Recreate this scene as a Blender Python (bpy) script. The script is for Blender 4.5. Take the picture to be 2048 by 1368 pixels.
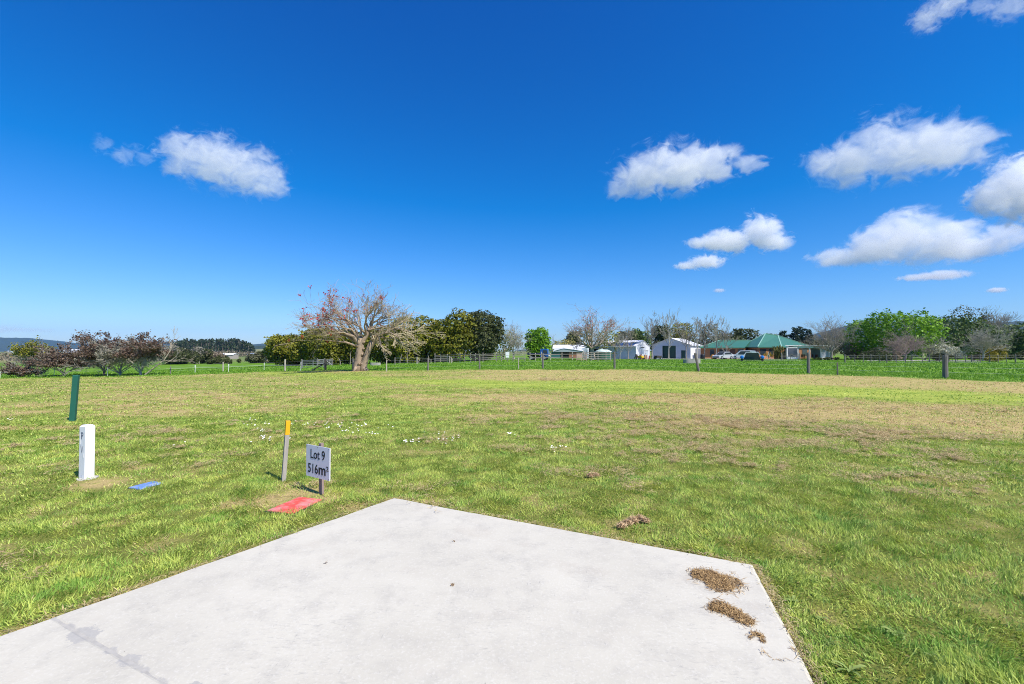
import bpy, math, random
import numpy as np
from mathutils import Vector, Matrix

for o in list(bpy.data.objects):
    bpy.data.objects.remove(o)
SC = bpy.context.scene
COL = SC.collection
R = math.radians
rng = np.random.default_rng(7)
random.seed(7)

# ------------------------------------------------------------------ camera
F = 910.0                       # focal length in pixels of the 2048 px wide photograph (16 mm)
PITCH = math.atan(18 / F)
CAMZ = 1.6
cd = bpy.data.cameras.new('camera')
cam = bpy.data.objects.new('camera', cd)
COL.objects.link(cam)
cd.sensor_width = 36
cd.lens = 36 * F / 2048
cd.clip_start = 0.05
cd.clip_end = 40000
cam.location = (0, 0, CAMZ)
cam.rotation_euler = (math.pi / 2 + PITCH, 0, 0)
SC.camera = cam

# ------------------------------------------------------------------ sky and sun
SUN_EL, SUN_AZ = R(51), R(130)          # azimuth clockwise from +Y: behind the camera, to the right
w = bpy.data.worlds.new('World')
SC.world = w
w.use_nodes = True
nt = w.node_tree
nt.nodes.clear()
out = nt.nodes.new('ShaderNodeOutputWorld')
bg = nt.nodes.new('ShaderNodeBackground')
sky = nt.nodes.new('ShaderNodeTexSky')
sky.sky_type = 'NISHITA'
sky.sun_disc = False
sky.sun_elevation = SUN_EL
sky.sun_rotation = SUN_AZ
sky.altitude = 0
sky.air_density = 1.0
sky.dust_density = 0.3
sky.ozone_density = 3.0
hs = nt.nodes.new('ShaderNodeHueSaturation')
hs.inputs['Saturation'].default_value = 1.22
hs.inputs['Value'].default_value = 1.0
bg.inputs['Strength'].default_value = 0.081
nt.links.new(sky.outputs[0], hs.inputs['Color'])
tint = nt.nodes.new('ShaderNodeMix'); tint.data_type = 'RGBA'; tint.blend_type = 'MULTIPLY'
tint.inputs[0].default_value = 1.0; tint.inputs[7].default_value = (0.42, 0.86, 1.18, 1)
nt.links.new(hs.outputs[0], tint.inputs[6])
deep = nt.nodes.new('ShaderNodeVectorMath'); deep.operation = 'MULTIPLY_ADD'
deep.inputs[1].default_value = (2.1, 1.2, 1.2); deep.inputs[2].default_value = (-.80, -.32, .16)
floor0 = nt.nodes.new('ShaderNodeVectorMath'); floor0.operation = 'MAXIMUM'; floor0.inputs[1].default_value = (0.02, 0.02, 0.02)
nt.links.new(tint.outputs[2], deep.inputs[0]); nt.links.new(deep.outputs[0], floor0.inputs[0])
nt.links.new(floor0.outputs[0], bg.inputs['Color'])
nt.links.new(bg.outputs[0], out.inputs['Surface'])

sl = bpy.data.lights.new('sun', 'SUN')
sun = bpy.data.objects.new('sun', sl)
COL.objects.link(sun)
sl.energy = 4.6
sl.angle = R(0.53)
sl.color = (1.0, 0.94, 0.84)
sdir = Vector((math.sin(SUN_AZ) * math.cos(SUN_EL), math.cos(SUN_AZ) * math.cos(SUN_EL), math.sin(SUN_EL)))
sun.rotation_euler = (-sdir).to_track_quat('-Z', 'Y').to_euler()
sun.location = (20, -20, 40)

SC.view_settings.view_transform = 'Standard'
SC.view_settings.look = 'None'
SC.view_settings.gamma = 1
SC.view_settings.use_curve_mapping = False
SC.view_settings.exposure = 0.5
SC.cycles.use_denoising = True
SC.cycles.denoising_input_passes = 'RGB_ALBEDO_NORMAL'
SC.cycles.denoising_prefilter = 'NONE'
SC.cycles.pixel_filter_type = 'BLACKMAN_HARRIS'
SC.cycles.filter_width = 1.0
SC.cycles.max_bounces = 12
SC.cycles.diffuse_bounces = 3
SC.cycles.glossy_bounces = 2
SC.cycles.transparent_max_bounces = 12
SC.cycles.transmission_bounces = 4
SC.cycles.volume_bounces = 10
SC.cycles.adaptive_threshold = 0.003
SC.cycles.volume_step_rate = 0.45
SC.cycles.volume_max_steps = 512

# ------------------------------------------------------------------ noise, terrain and pixel helpers
_T = np.random.default_rng(11).random((256, 256))
def vnoise(x, y, s=1.0, o=0):
    x = np.asarray(x, float) / s + 37.13 * o + 500.0
    y = np.asarray(y, float) / s + 17.71 * o + 500.0
    xi, yi = np.floor(x).astype(int), np.floor(y).astype(int)
    fx, fy = x - xi, y - yi
    fx, fy = fx * fx * (3 - 2 * fx), fy * fy * (3 - 2 * fy)
    a, b = _T[xi % 256, yi % 256], _T[(xi + 1) % 256, yi % 256]
    c, d = _T[xi % 256, (yi + 1) % 256], _T[(xi + 1) % 256, (yi + 1) % 256]
    return (a * (1 - fx) + b * fx) * (1 - fy) + (c * (1 - fx) + d * fx) * fy
def fbm(x, y, s=1.0, o=0, n=4):
    t, a, tot = 0, 1.0, 0
    for i in range(n):
        t = t + a * vnoise(x, y, s / 2 ** i, o + i); tot += a; a *= 0.55
    return t / tot
def sstep(a, b, x):
    t = np.clip((np.asarray(x, float) - a) / (b - a), 0, 1)
    return t * t * (3 - 2 * t)
def terrain(x, y):
    x = np.asarray(x, float); y = np.asarray(y, float)
    t = np.maximum(0, -(x + 2))
    z = -2.4 * np.tanh(t * 0.031 / 2.4) * sstep(8, 46, y)
    z = z - 1.2 * sstep(125, 220, y) * sstep(-15, -60, x)
    z = z + (fbm(x, y, 9, 3, 3) - 0.5) * 0.16 * sstep(9, 30, y) * sstep(1500, 300, y)
    z = z + (fbm(x, y, 1.6, 5, 2) - 0.5) * 0.035 * sstep(6.3, 9, np.hypot(x, y)) * sstep(120, 60, y)
    return z
def ray(px, py):
    sx, sy = (px - 1024) / F, -(py - 684) / F
    cp, sp = math.cos(PITCH), math.sin(PITCH)
    return np.array([sx, cp - sy * sp, sp + sy * cp])
def W(px, py, D):
    """point at depth D on the line of sight of a photo pixel"""
    d = ray(px, py); t = D / d[1]
    return Vector((d[0] * t, D, CAMZ + d[2] * t))
def G(px, py, dmax=400):
    """where the line of sight of a photo pixel meets the ground"""
    d = ray(px, py)
    lo = 0.5
    ts = np.geomspace(0.8, dmax, 1500)
    h = CAMZ + d[2] * ts - terrain(d[0] * ts, d[1] * ts)
    k = np.argmax(h < 0)
    if not (h < 0).any():
        k = len(ts) - 1
    t0, t1 = ts[max(k - 1, 0)], ts[k]
    for _ in range(30):
        tm = (t0 + t1) / 2
        if CAMZ + d[2] * tm - float(terrain(d[0] * tm, d[1] * tm)) < 0: t1 = tm
        else: t0 = tm
    t = t1
    x, y = d[0] * t, d[1] * t
    return Vector((x, y, float(terrain(x, y))))
def onground(px, D):
    p = W(px, 702, D)
    return Vector((p.x, p.y, float(terrain(p.x, p.y))))
def project(x, y, z):
    cp, sp = math.cos(PITCH), math.sin(PITCH)
    dy, dz = y, z - CAMZ
    f = dy * cp + dz * sp
    u = -dy * sp + dz * cp
    f = np.maximum(f, 0.05)
    return 1024 + F * x / f, 684 - F * u / f
def zat(py, D):
    return CAMZ + (702 - py) * D / F

# ------------------------------------------------------------------ materials
def new_mat(name):
    m = bpy.data.materials.new(name); m.use_nodes = True
    n = m.node_tree.nodes
    for k in list(n): n.remove(k)
    o = n.new('ShaderNodeOutputMaterial'); b = n.new('ShaderNodeBsdfPrincipled')
    m.node_tree.links.new(b.outputs[0], o.inputs['Surface'])
    return m, m.node_tree, b, o
def rgb(c): return (c[0], c[1], c[2], 1)
def mixn(t, a, b, fac, blend='MIX'):
    n = t.nodes.new('ShaderNodeMix'); n.data_type = 'RGBA'; n.blend_type = blend
    for sock, v in ((n.inputs[6], a), (n.inputs[7], b), (n.inputs[0], fac)):
        if isinstance(v, (tuple, list)): sock.default_value = rgb(v)
        elif isinstance(v, (int, float)): sock.default_value = v
        else: t.links.new(v, sock)
    return n.outputs[2]
def noisen(t, vec, scale, detail=4, rough=0.55, dist=0.0):
    n = t.nodes.new('ShaderNodeTexNoise')
    n.inputs['Scale'].default_value = scale; n.inputs['Detail'].default_value = detail
    n.inputs['Roughness'].default_value = rough; n.inputs['Distortion'].default_value = dist
    t.links.new(vec, n.inputs['Vector'])
    return n.outputs[0]
def rampn(t, fac, a, b, c0=(0, 0, 0), c1=(1, 1, 1)):
    n = t.nodes.new('ShaderNodeValToRGB')
    n.color_ramp.elements[0].position = a; n.color_ramp.elements[1].position = b
    n.color_ramp.elements[0].color = rgb(c0); n.color_ramp.elements[1].color = rgb(c1)
    t.links.new(fac, n.inputs[0])
    return n.outputs[0]
def mathn(t, op, a, b=None, clamp=False):
    n = t.nodes.new('ShaderNodeMath'); n.operation = op; n.use_clamp = clamp
    for i, v in enumerate((a, b)):
        if v is None: continue
        if isinstance(v, (int, float)): n.inputs[i].default_value = v
        else: t.links.new(v, n.inputs[i])
    return n.outputs[0]
def geopos(t): return t.nodes.new('ShaderNodeNewGeometry').outputs['Position']
def objpos(t): return t.nodes.new('ShaderNodeTexCoord').outputs['Object']
def mapn(t, vec, scale=(1, 1, 1), rot=(0, 0, 0)):
    n = t.nodes.new('ShaderNodeMapping'); n.inputs['Scale'].default_value = scale; n.inputs['Rotation'].default_value = rot
    t.links.new(vec, n.inputs['Vector'])
    return n.outputs[0]
def bumpn(t, b, h, strength=0.3, dist=0.02):
    n = t.nodes.new('ShaderNodeBump'); n.inputs['Strength'].default_value = strength; n.inputs['Distance'].default_value = dist
    t.links.new(h, n.inputs['Height']); t.links.new(n.outputs[0], b.inputs['Normal'])
_M = {}
def pm(name, col, rough=0.7, var=0.25, scale=3.0, metal=0.0, stretch=(1, 1, 1), bump=0.0, spec=0.3, wave=None):
    """plain painted / weathered surface with cloudy variation; wave = corrugation (axis, metres per rib)"""
    if name in _M: return _M[name]
    m, t, b, o = new_mat(name)
    v = mapn(t, objpos(t), stretch)
    n1 = noisen(t, v, scale, 5, 0.6)
    dark = tuple(c * (1 - var) for c in col); lite = tuple(min(0.95, c * (1 + var)) for c in col)
    c = mixn(t, dark, lite, n1)
    t.links.new(c, b.inputs['Base Color'])
    b.inputs['Roughness'].default_value = rough; b.inputs['Metallic'].default_value = metal
    b.inputs['Specular IOR Level'].default_value = spec
    if wave:
        wn = t.nodes.new('ShaderNodeTexWave'); wn.bands_direction = wave[0]
        wn.inputs['Scale'].default_value = 0.314 / wave[1]
        t.links.new(objpos(t), wn.inputs['Vector'])
        bumpn(t, b, wn.outputs['Fac'], 0.6, 0.03)
    elif bump:
        bumpn(t, b, noisen(t, v, scale * 6, 4), bump, 0.01)
    _M[name] = m
    return m
def leaf_mat(name, ca, cb, trans=0.3, rough=0.55):
    if name in _M: return _M[name]
    m, t, b, o = new_mat(name)
    at = t.nodes.new('ShaderNodeAttribute'); at.attribute_name = 'tone'
    c = mixn(t, ca, cb, at.outputs['Fac'])
    t.links.new(c, b.inputs['Base Color'])
    b.inputs['Roughness'].default_value = rough; b.inputs['Specular IOR Level'].default_value = 0.25
    tr = t.nodes.new('ShaderNodeBsdfTranslucent'); t.links.new(c, tr.inputs['Color'])
    mx = t.nodes.new('ShaderNodeMixShader'); mx.inputs[0].default_value = trans
    t.links.new(b.outputs[0], mx.inputs[1]); t.links.new(tr.outputs[0], mx.inputs[2]); t.links.new(mx.outputs[0], o.inputs['Surface'])
    _M[name] = m
    return m

# ------------------------------------------------------------------ mesh helpers
def link(name, me, mat=None, parent=None, loc=None):
    o = bpy.data.objects.new(name, me); COL.objects.link(o)
    if mat is not None and me is not None and len(me.materials) == 0: me.materials.append(mat)
    if parent is not None: o.parent = parent
    if loc is not None: o.location = loc
    return o
def tag(o, label=None, cat=None, group=None, kind=None):
    if label: o['label'] = label
    if cat: o['category'] = cat
    if group: o['group'] = group
    if kind: o['kind'] = kind
    return o
def empty(name, loc, rz=0.0):
    o = bpy.data.objects.new(name, None); COL.objects.link(o)
    o.location = loc; o.rotation_euler = (0, 0, rz); o.empty_display_size = 0.2
    return o
def np_mesh(name, V, Fc, tone=None, smooth=False):
    """V (n,3), Fc list of index arrays (m,k)"""
    me = bpy.data.meshes.new(name)
    V = np.ascontiguousarray(V, dtype=np.float32)
    if not isinstance(Fc, (list, tuple)): Fc = [Fc]
    tot = np.concatenate([np.full(len(f), f.shape[1], np.int32) for f in Fc])
    idx = np.concatenate([f.ravel() for f in Fc]).astype(np.int32)
    me.vertices.add(len(V)); me.vertices.foreach_set('co', V.ravel())
    me.loops.add(len(idx)); me.loops.foreach_set('vertex_index', idx)
    me.polygons.add(len(tot))
    st = np.concatenate([[0], np.cumsum(tot)[:-1]]).astype(np.int32)
    me.polygons.foreach_set('loop_start', st); me.polygons.foreach_set('loop_total', tot)
    if smooth: me.polygons.foreach_set('use_smooth', np.ones(len(tot), bool))
    if tone is not None:
        tone = np.asarray(tone, np.float32)
        if tone.ndim == 1:
            a = me.attributes.new('tone', 'FLOAT', 'POINT'); a.data.foreach_set('value', tone)
        else:
            a = me.attributes.new('tone', 'FLOAT_COLOR', 'POINT')
            full = np.ones((len(V), 4), np.float32); full[:, :tone.shape[1]] = tone
            a.data.foreach_set('color', full.ravel())
    me.update(calc_edges=True)
    return me
class MB:
    def __init__(s): s.v = []; s.f = []
    def add(s, vs, fs):
        k = len(s.v); s.v += [Vector(p) for p in vs]; s.f += [tuple(i + k for i in f) for f in fs]; return s
    def box(s, c, d, rz=0.0, top=1.0):
        x, y, z = d[0] / 2, d[1] / 2, d[2] / 2
        vs = [(-x, -y, -z), (x, -y, -z), (x, y, -z), (-x, y, -z), (-x * top, -y * top, z), (x * top, -y * top, z), (x * top, y * top, z), (-x * top, y * top, z)]
        m = Matrix.Rotation(rz, 3, 'Z'); c = Vector(c)
        return s.add([m @ Vector(p) + c for p in vs], [(0, 3, 2, 1), (4, 5, 6, 7), (0, 1, 5, 4), (1, 2, 6, 5), (2, 3, 7, 6), (3, 0, 4, 7)])
    def bar(s, a, b, wd, h=None, up=(0, 0, 1)):
        a, b = Vector(a), Vector(b); h = h or wd
        d = (b - a).normalized(); u = Vector(up)
        if abs(d.dot(u)) > 0.95: u = Vector((0, 1, 0))
        sd = d.cross(u).normalized(); u = sd.cross(d)
        vs = []
        for p in (a, b):
            for i, j in ((-1, -1), (1, -1), (1, 1), (-1, 1)): vs.append(p + sd * (wd / 2 * i) + u * (h / 2 * j))
        return s.add(vs, [(0, 1, 2, 3), (7, 6, 5, 4), (0, 4, 5, 1), (1, 5, 6, 2), (2, 6, 7, 3), (3, 7, 4, 0)])
    def tube(s, pts, rad, n=8):
        pts = [Vector(p) for p in pts]
        if not isinstance(rad, (list, tuple)): rad = [rad] * len(pts)
        rings = []
        for i, p in enumerate(pts):
            d = (pts[min(i + 1, len(pts) - 1)] - pts[max(i - 1, 0)]).normalized()
            u = Vector((0, 0, 1)) if abs(d.z) < 0.9 else Vector((1, 0, 0))
            a = d.cross(u).normalized(); b = d.cross(a)
            rings.append([p + (a * math.cos(2 * math.pi * k / n) + b * math.sin(2 * math.pi * k / n)) * rad[i] for k in range(n)])
        vs = [q for r in rings for q in r]; fs = []
        for i in range(len(pts) - 1):
            for k in range(n):
                fs.append((i * n + k, i * n + (k + 1) % n, (i + 1) * n + (k + 1) % n, (i + 1) * n + k))
        fs += [tuple(range(n - 1, -1, -1)), tuple(range((len(pts) - 1) * n, len(pts) * n))]
        return s.add(vs, fs)
    def lathe(s, prof, c=(0, 0, 0), n=24):
        c = Vector(c); vs = []; fs = []
        for r, z in prof:
            for k in range(n): vs.append(c + Vector((r * math.cos(2 * math.pi * k / n), r * math.sin(2 * math.pi * k / n), z)))
        for i in range(len(prof) - 1):
            for k in range(n): fs.append((i * n + k, i * n + (k + 1) % n, (i + 1) * n + (k + 1) % n, (i + 1) * n + k))
        fs += [tuple(range(n - 1, -1, -1)), tuple(range((len(prof) - 1) * n, len(prof) * n))]
        return s.add(vs, fs)
    def prism(s, poly, a, b, axis='z'):
        """extrude a polygon along an axis: z (x,y), y (x,z), x (y,z)"""
        def p3(p, t):
            return {'z': (p[0], p[1], t), 'y': (p[0], t, p[1]), 'x': (t, p[0], p[1])}[axis]
        n = len(poly)
        vs = [p3(p, a) for p in poly] + [p3(p, b) for p in poly]
        fs = [tuple(range(n)), tuple(range(2 * n - 1, n - 1, -1))] + [(i, i + n, (i + 1) % n + n, (i + 1) % n) for i in range(n)]
        return s.add(vs, fs)
    def build(s, name, mat, parent=None, loc=None, off=None, smooth=False, bevel=0.0):
        me = bpy.data.meshes.new(name)
        o_ = Vector(off) if off is not None else Vector((0, 0, 0))
        me.from_pydata([tuple(v - o_) for v in s.v], [], s.f)
        import bmesh
        bm = bmesh.new(); bm.from_mesh(me); bmesh.ops.recalc_face_normals(bm, faces=bm.faces)
        if bevel: bmesh.ops.bevel(bm, geom=list(bm.edges), offset=bevel, segments=2, affect='EDGES', profile=0.6)
        bm.to_mesh(me); bm.free()
        if smooth: me.polygons.foreach_set('use_smooth', np.ones(len(me.polygons), bool))
        me.update()
        return link(name, me, mat, parent, loc)
def copy_tree(root, loc=None, rz=None, scale=None):
    r = root.copy(); COL.objects.link(r)
    if loc is not None: r.location = loc
    if rz is not None: r.rotation_euler = (0, 0, rz)
    if scale is not None: r.scale = scale
    for ch in list(root.children):
        c = ch.copy(); COL.objects.link(c); c.parent = r
        for g in list(ch.children):
            d = g.copy(); COL.objects.link(d); d.parent = c
    return r
def norm(a): return a / np.maximum(np.linalg.norm(a, axis=-1, keepdims=True), 1e-9)
def tube_arrays(P, Rd, n=4):
    m, k, _ = P.shape
    t = norm(np.gradient(P, axis=1))
    ref = norm(rng.normal(size=(m, 1, 3)))
    u = norm(np.cross(t, ref)); v = np.cross(t, u)
    a = np.arange(n) * 2 * np.pi / n
    ring = P[:, :, None, :] + Rd[:, :, None, None] * (np.cos(a)[None, None, :, None] * u[:, :, None, :] + np.sin(a)[None, None, :, None] * v[:, :, None, :])
    V = ring.reshape(-1, 3)
    base = (np.arange(m) * k * n)[:, None, None] + (np.arange(k - 1) * n)[None, :, None]
    i = np.arange(n)[None, None, :]; j = (np.arange(n) + 1) % n
    j = j[None, None, :]
    Fq = np.stack([base + i, base + j, base + n + j, base + n + i], axis=-1).reshape(-1, 4)
    return V, Fq
def leaf_arrays(C, N, S, asp=1.0):
    m = len(C)
    N = norm(N); t = norm(np.cross(N, rng.normal(size=(m, 3)))); b = np.cross(N, t)
    S = np.asarray(S)[:, None]
    V = np.stack([C - t * S * .5, C + b * S * .5 * asp + N * S * .08, C + t * S * .5, C - b * S * .5 * asp + N * S * .08], axis=1).reshape(-1, 3)
    Fq = np.arange(m * 4).reshape(m, 4)
    return V, Fq

# ================================================================== masks of the lawn (dry, pasture)
EDGE = np.array([(-400, 768), (0, 757), (120, 755), (250, 753), (350, 751), (450, 747), (560, 743), (640, 741), (700, 742), (800, 741), (900, 740), (1050, 739),
                 (1230, 739), (1320, 741), (1400, 744.5), (1500, 746.5), (1617, 749), (1750, 753), (1891, 758), (2048, 764), (2500, 784)], float)
LT = np.array([(-500, 700), (500, 700), (520, 741), (640, 747), (800, 757), (1000, 760), (1230, 762), (1400, 765), (1617, 770), (1800, 778), (2048, 790), (2500, 810)], float)
LB = np.array([(-500, 701), (500, 702), (520, 746), (640, 753), (800, 766), (1000, 775), (1230, 785), (1400, 789), (1617, 794), (1800, 800), (2048, 810), (2500, 830)], float)
SLAB = [G(788, 997), G(1500, 1130)]
SA = Vector((-1.27, 4.93, 0)); SB = Vector((1.78, 3.40, 0)); SC1 = Vector((1.437, 2.186, 0)); SL = Vector((-2.86, 2.53, 0))
dl = (SL - SA).normalized(); drr = (SC1 - SB).normalized()
SLABP = [SA, SB, SB + drr * 6.5, SA + dl * 9.0]
def seg_dist(x, y, a, b):
    ax, ay, bx, by = a.x, a.y, b.x, b.y
    dx, dy = bx - ax, by - ay
    t = np.clip(((x - ax) * dx + (y - ay) * dy) / (dx * dx + dy * dy), 0, 1)
    return np.hypot(x - ax - t * dx, y - ay - t * dy)
def slab_sd(x, y):
    """signed distance to the slab, negative inside"""
    d = np.full(np.shape(x), 1e9); ins = np.ones(np.shape(x), bool)
    n = len(SLABP)
    for i in range(n):
        a, b = SLABP[i], SLABP[(i + 1) % n]
        d = np.minimum(d, seg_dist(x, y, a, b))
        ins &= ((b.x - a.x) * (y - a.y) - (b.y - a.y) * (x - a.x)) <= 0
    return np.where(ins, -d, d)
# bare / straw patches round the posts and covers
SPOTS = [(G(470, 1008), .42, 1.0), (G(540, 1002), .60, 1.0), (G(600, 985), .45, .9), (G(205, 968), .38, 1.0), (G(280, 935), .22, .7), (G(655, 1000), .3, .8), (G(300, 962), .22, .5),
         (G(700, 1015), .3, .7), (G(860, 1010), .25, .5), (G(150, 1045), .25, .6), (G(320, 1085), .3, .4), (G(575, 970), .25, .6), (G(1185, 955), .18, .7)]
def masks(x, y):
    z = terrain(x, y)
    px, py = project(x, y, z)
    wob = (fbm(x, y, 1.4, 21, 3) - .5)
    r = np.hypot(x, y)
    e = np.interp(px, EDGE[:, 0], EDGE[:, 1])
    past = sstep(1.0, -1.0, (py - e) + wob * 5.0)
    past = np.where((y < 8) & (np.abs(x) < 60), 0, past); past = np.where(y < 1, 0, past)
    lt, lb = np.interp(px, LT[:, 0], LT[:, 1]), np.interp(px, LB[:, 0], LB[:, 1])
    lime = sstep(lt - 3, lt + 4, py + wob * 9) * sstep(lb + 6, lb - 4, py + wob * 14)
    lime = np.where((y < 8), 0, lime)
    n = fbm(x * .6, y, 2.6, 31, 4) * .45 + fbm(x, y, .8, 41, 3) * .35 + fbm(x * .35, y * 1.3, .6, 43, 2) * .20
    # how much dry thatch lies about: most in the far band and to the right, least by the posts
    amt = .19 + .22 * sstep(9.5, 17, r) + .16 * sstep(0, 6, x) * sstep(4, 9, y) - .10 * sstep(0, -4, x) * sstep(9, 6, y) + .12 * sstep(-8, -2, x) * sstep(11, 16, r)
    dry = sstep(.70, .40, n + .5 - amt * 1.0)
    dry = np.clip((n - (.80 - amt)) * 4.0, 0, 1)
    dry = np.maximum(dry, .42 * sstep(.58, .74, fbm(x, y, .5, 95, 4)))
    dry = dry * (1 - .88 * lime) * (1 - .25 * sstep(10, 18, r) * sstep(.3, .6, fbm(x, y, .5, 47, 2)))
    sd = slab_sd(x, y)
    dry = np.maximum(dry, sstep(.10, .0, sd + wob * .16) * .75)
    for p, rad, s in SPOTS:
        dd = np.hypot(x - p.x, y - p.y) / rad + wob * 1.2
        dry = np.maximum(dry, sstep(1.1, .3, dd) * s)
    return np.clip(dry * (1 - past), 0, 1), past, lime

# ================================================================== ground sheet
def build_ground():
    rr = np.concatenate([[0.02], np.geomspace(0.9, 60, 300), np.geomspace(61.5, 6800, 80)])
    th = np.concatenate([np.linspace(-180, -66, 30)[:-1], np.linspace(-66, 66, 360), np.linspace(66, 180, 30)[1:-1]])
    th = np.radians(th)
    X = np.outer(rr, np.sin(th)); Y = np.outer(rr, np.cos(th))
    sd = slab_sd(X, Y)
    Z = terrain(X, Y) - np.where(sd < 0, .06, 0) * sstep(0, -.08, sd)
    dry, past, lime = masks(X, Y)
    V = np.stack([X, Y, Z], -1).reshape(-1, 3)
    nr, na = X.shape
    i = np.arange(nr - 1)[:, None]; j = np.arange(na)[None, :]; j2 = (j + 1) % na
    Fq = np.stack([i * na + j, (i + 1) * na + j, (i + 1) * na + j2, i * na + j2], -1).reshape(-1, 4)[:, ::-1]
    tone = np.stack([dry, past, lime], -1).reshape(-1, 3)
    me = np_mesh('ground', V, Fq, tone, smooth=True)
    m, t, b, o = new_mat('ground')
    at = t.nodes.new('ShaderNodeAttribute'); at.attribute_name = 'tone'
    sp = t.nodes.new('ShaderNodeSeparateColor'); t.links.new(at.outputs['Color'], sp.inputs[0])
    P = geopos(t)
    fine = noisen(t, P, 38, 5, .65); mid = noisen(t, P, 6, 4, .6); big = noisen(t, P, .35, 4, .6)
    green = mixn(t, (.105, .150, .020), (.38, .44, .080), fine)
    green = mixn(t, green, (.150, .225, .030), rampn(t, mid, .40, .68))
    green = mixn(t, green, (.32, .30, .085), rampn(t, big, .48, .75))
    straw = mixn(t, (.27, .190, .075), (.68, .54, .235), fine)
    straw = mixn(t, straw, (.36, .36, .085), rampn(t, mid, .50, .64))
    fleck = noisen(t, mapn(t, P, (1.6, 4.5, 1)), 1.0, 5, .7)
    straw = mixn(t, straw, (.20, .130, .070), mathn(t, 'MULTIPLY', rampn(t, fleck, .56, .70), .8))
    ln0 = t.nodes.new('ShaderNodeVectorMath'); ln0.operation = 'LENGTH'; t.links.new(P, ln0.inputs[0])
    nearf = mathn(t, 'SUBTRACT', 1.0, mathn(t, 'MULTIPLY', mathn(t, 'SUBTRACT', ln0.outputs['Value'], 6.0), .14, True), True)
    green = mixn(t, green, mixn(t, (.085, .110, .018), (.30, .29, .080), fine), mathn(t, 'MULTIPLY', nearf, .85))
    lawn = mixn(t, green, straw, sp.outputs[0])
    limec = mixn(t, (.22, .32, .035), (.50, .54, .100), rampn(t, noisen(t, mapn(t, P, (.35, 1.6, 1)), 1.0, 5, .65), .35, .65))
    lawn = mixn(t, lawn, limec, mathn(t, 'MULTIPLY', sp.outputs[2], .72))
    st = mapn(t, P, (.35, .9, 1))
    pn = noisen(t, st, 1.2, 5, .65)
    pas = mixn(t, (.070, .165, .012), (.180, .320, .024), rampn(t, pn, .35, .65))
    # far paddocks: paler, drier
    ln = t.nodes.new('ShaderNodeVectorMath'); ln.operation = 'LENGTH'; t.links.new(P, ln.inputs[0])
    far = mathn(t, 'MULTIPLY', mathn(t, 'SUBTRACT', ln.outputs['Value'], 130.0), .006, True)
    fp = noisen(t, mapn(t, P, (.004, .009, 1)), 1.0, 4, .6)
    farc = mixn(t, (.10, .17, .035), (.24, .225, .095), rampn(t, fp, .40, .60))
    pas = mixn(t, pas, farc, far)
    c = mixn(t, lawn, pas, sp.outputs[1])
    t.links.new(c, b.inputs['Base Color'])
    b.inputs['Roughness'].default_value = .95; b.inputs['Specular IOR Level'].default_value = .1
    h = mathn(t, 'ADD', mathn(t, 'MULTIPLY', fine, .5), mid)
    bumpn(t, b, h, .9, .05)
    g = link('ground', me, m)
    tag(g, kind='structure')
    return g
build_ground()

# ================================================================== grass blades
def grass_material():
    m, t, b, o = new_mat('grass')
    at = t.nodes.new('ShaderNodeAttribute'); at.attribute_name = 'tone'
    sp = t.nodes.new('ShaderNodeSeparateColor'); t.links.new(at.outputs['Color'], sp.inputs[0])
    P = geopos(t)
    mid = noisen(t, P, 2.2, 3, .6)
    g = mixn(t, (.120, .225, .024), (.640, .740, .155), sp.outputs[2])
    g = mixn(t, g, (.130, .330, .040), mathn(t, 'MULTIPLY', rampn(t, mid, .50, .64), .6))
    g = mixn(t, g, (.640, .620, .130), mathn(t, 'MULTIPLY', rampn(t, noisen(t, P, 3.4, 4, .7), .50, .66), .6))
    g = mixn(t, g, (.085, .200, .040), mathn(t, 'MULTIPLY', rampn(t, noisen(t, P, 5.2, 3, .6), .57, .67), .5))
    s = mixn(t, (.34, .23, .100), (.80, .63, .33), sp.outputs[2])
    c = mixn(t, g, s, sp.outputs[0])
    p = mixn(t, (.085, .220, .014), (.250, .430, .036), sp.outputs[2])
    c = mixn(t, c, p, sp.outputs[1])
    t.links.new(c, b.inputs['Base Color'])
    b.inputs['Roughness'].default_value = .5; b.inputs['Specular IOR Level'].default_value = .3
    tr = t.nodes.new('ShaderNodeBsdfTranslucent'); t.links.new(c, tr.inputs['Color'])
    mx = t.nodes.new('ShaderNodeMixShader'); mx.inputs[0].default_value = .3
    t.links.new(b.outputs[0], mx.inputs[1]); t.links.new(tr.outputs[0], mx.inputs[2]); t.links.new(mx.outputs[0], o.inputs['Surface'])
    return m
GM = grass_material()
COVERS = []     # (centre, half length, half width, angle) ground plates that stay clear of grass
def rects_clear(x, y):
    k = np.ones(len(x), bool)
    for c, hl, hw, a in COVERS:
        u = (x - c.x) * math.cos(a) + (y - c.y) * math.sin(a); v = -(x - c.x) * math.sin(a) + (y - c.y) * math.cos(a)
        k &= ~((np.abs(u) < hl - .02 - .05 * vnoise(x, y, .05, 91)) & (np.abs(v) < hw - .01 - .05 * vnoise(x, y, .05, 92)))
    return k
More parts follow.
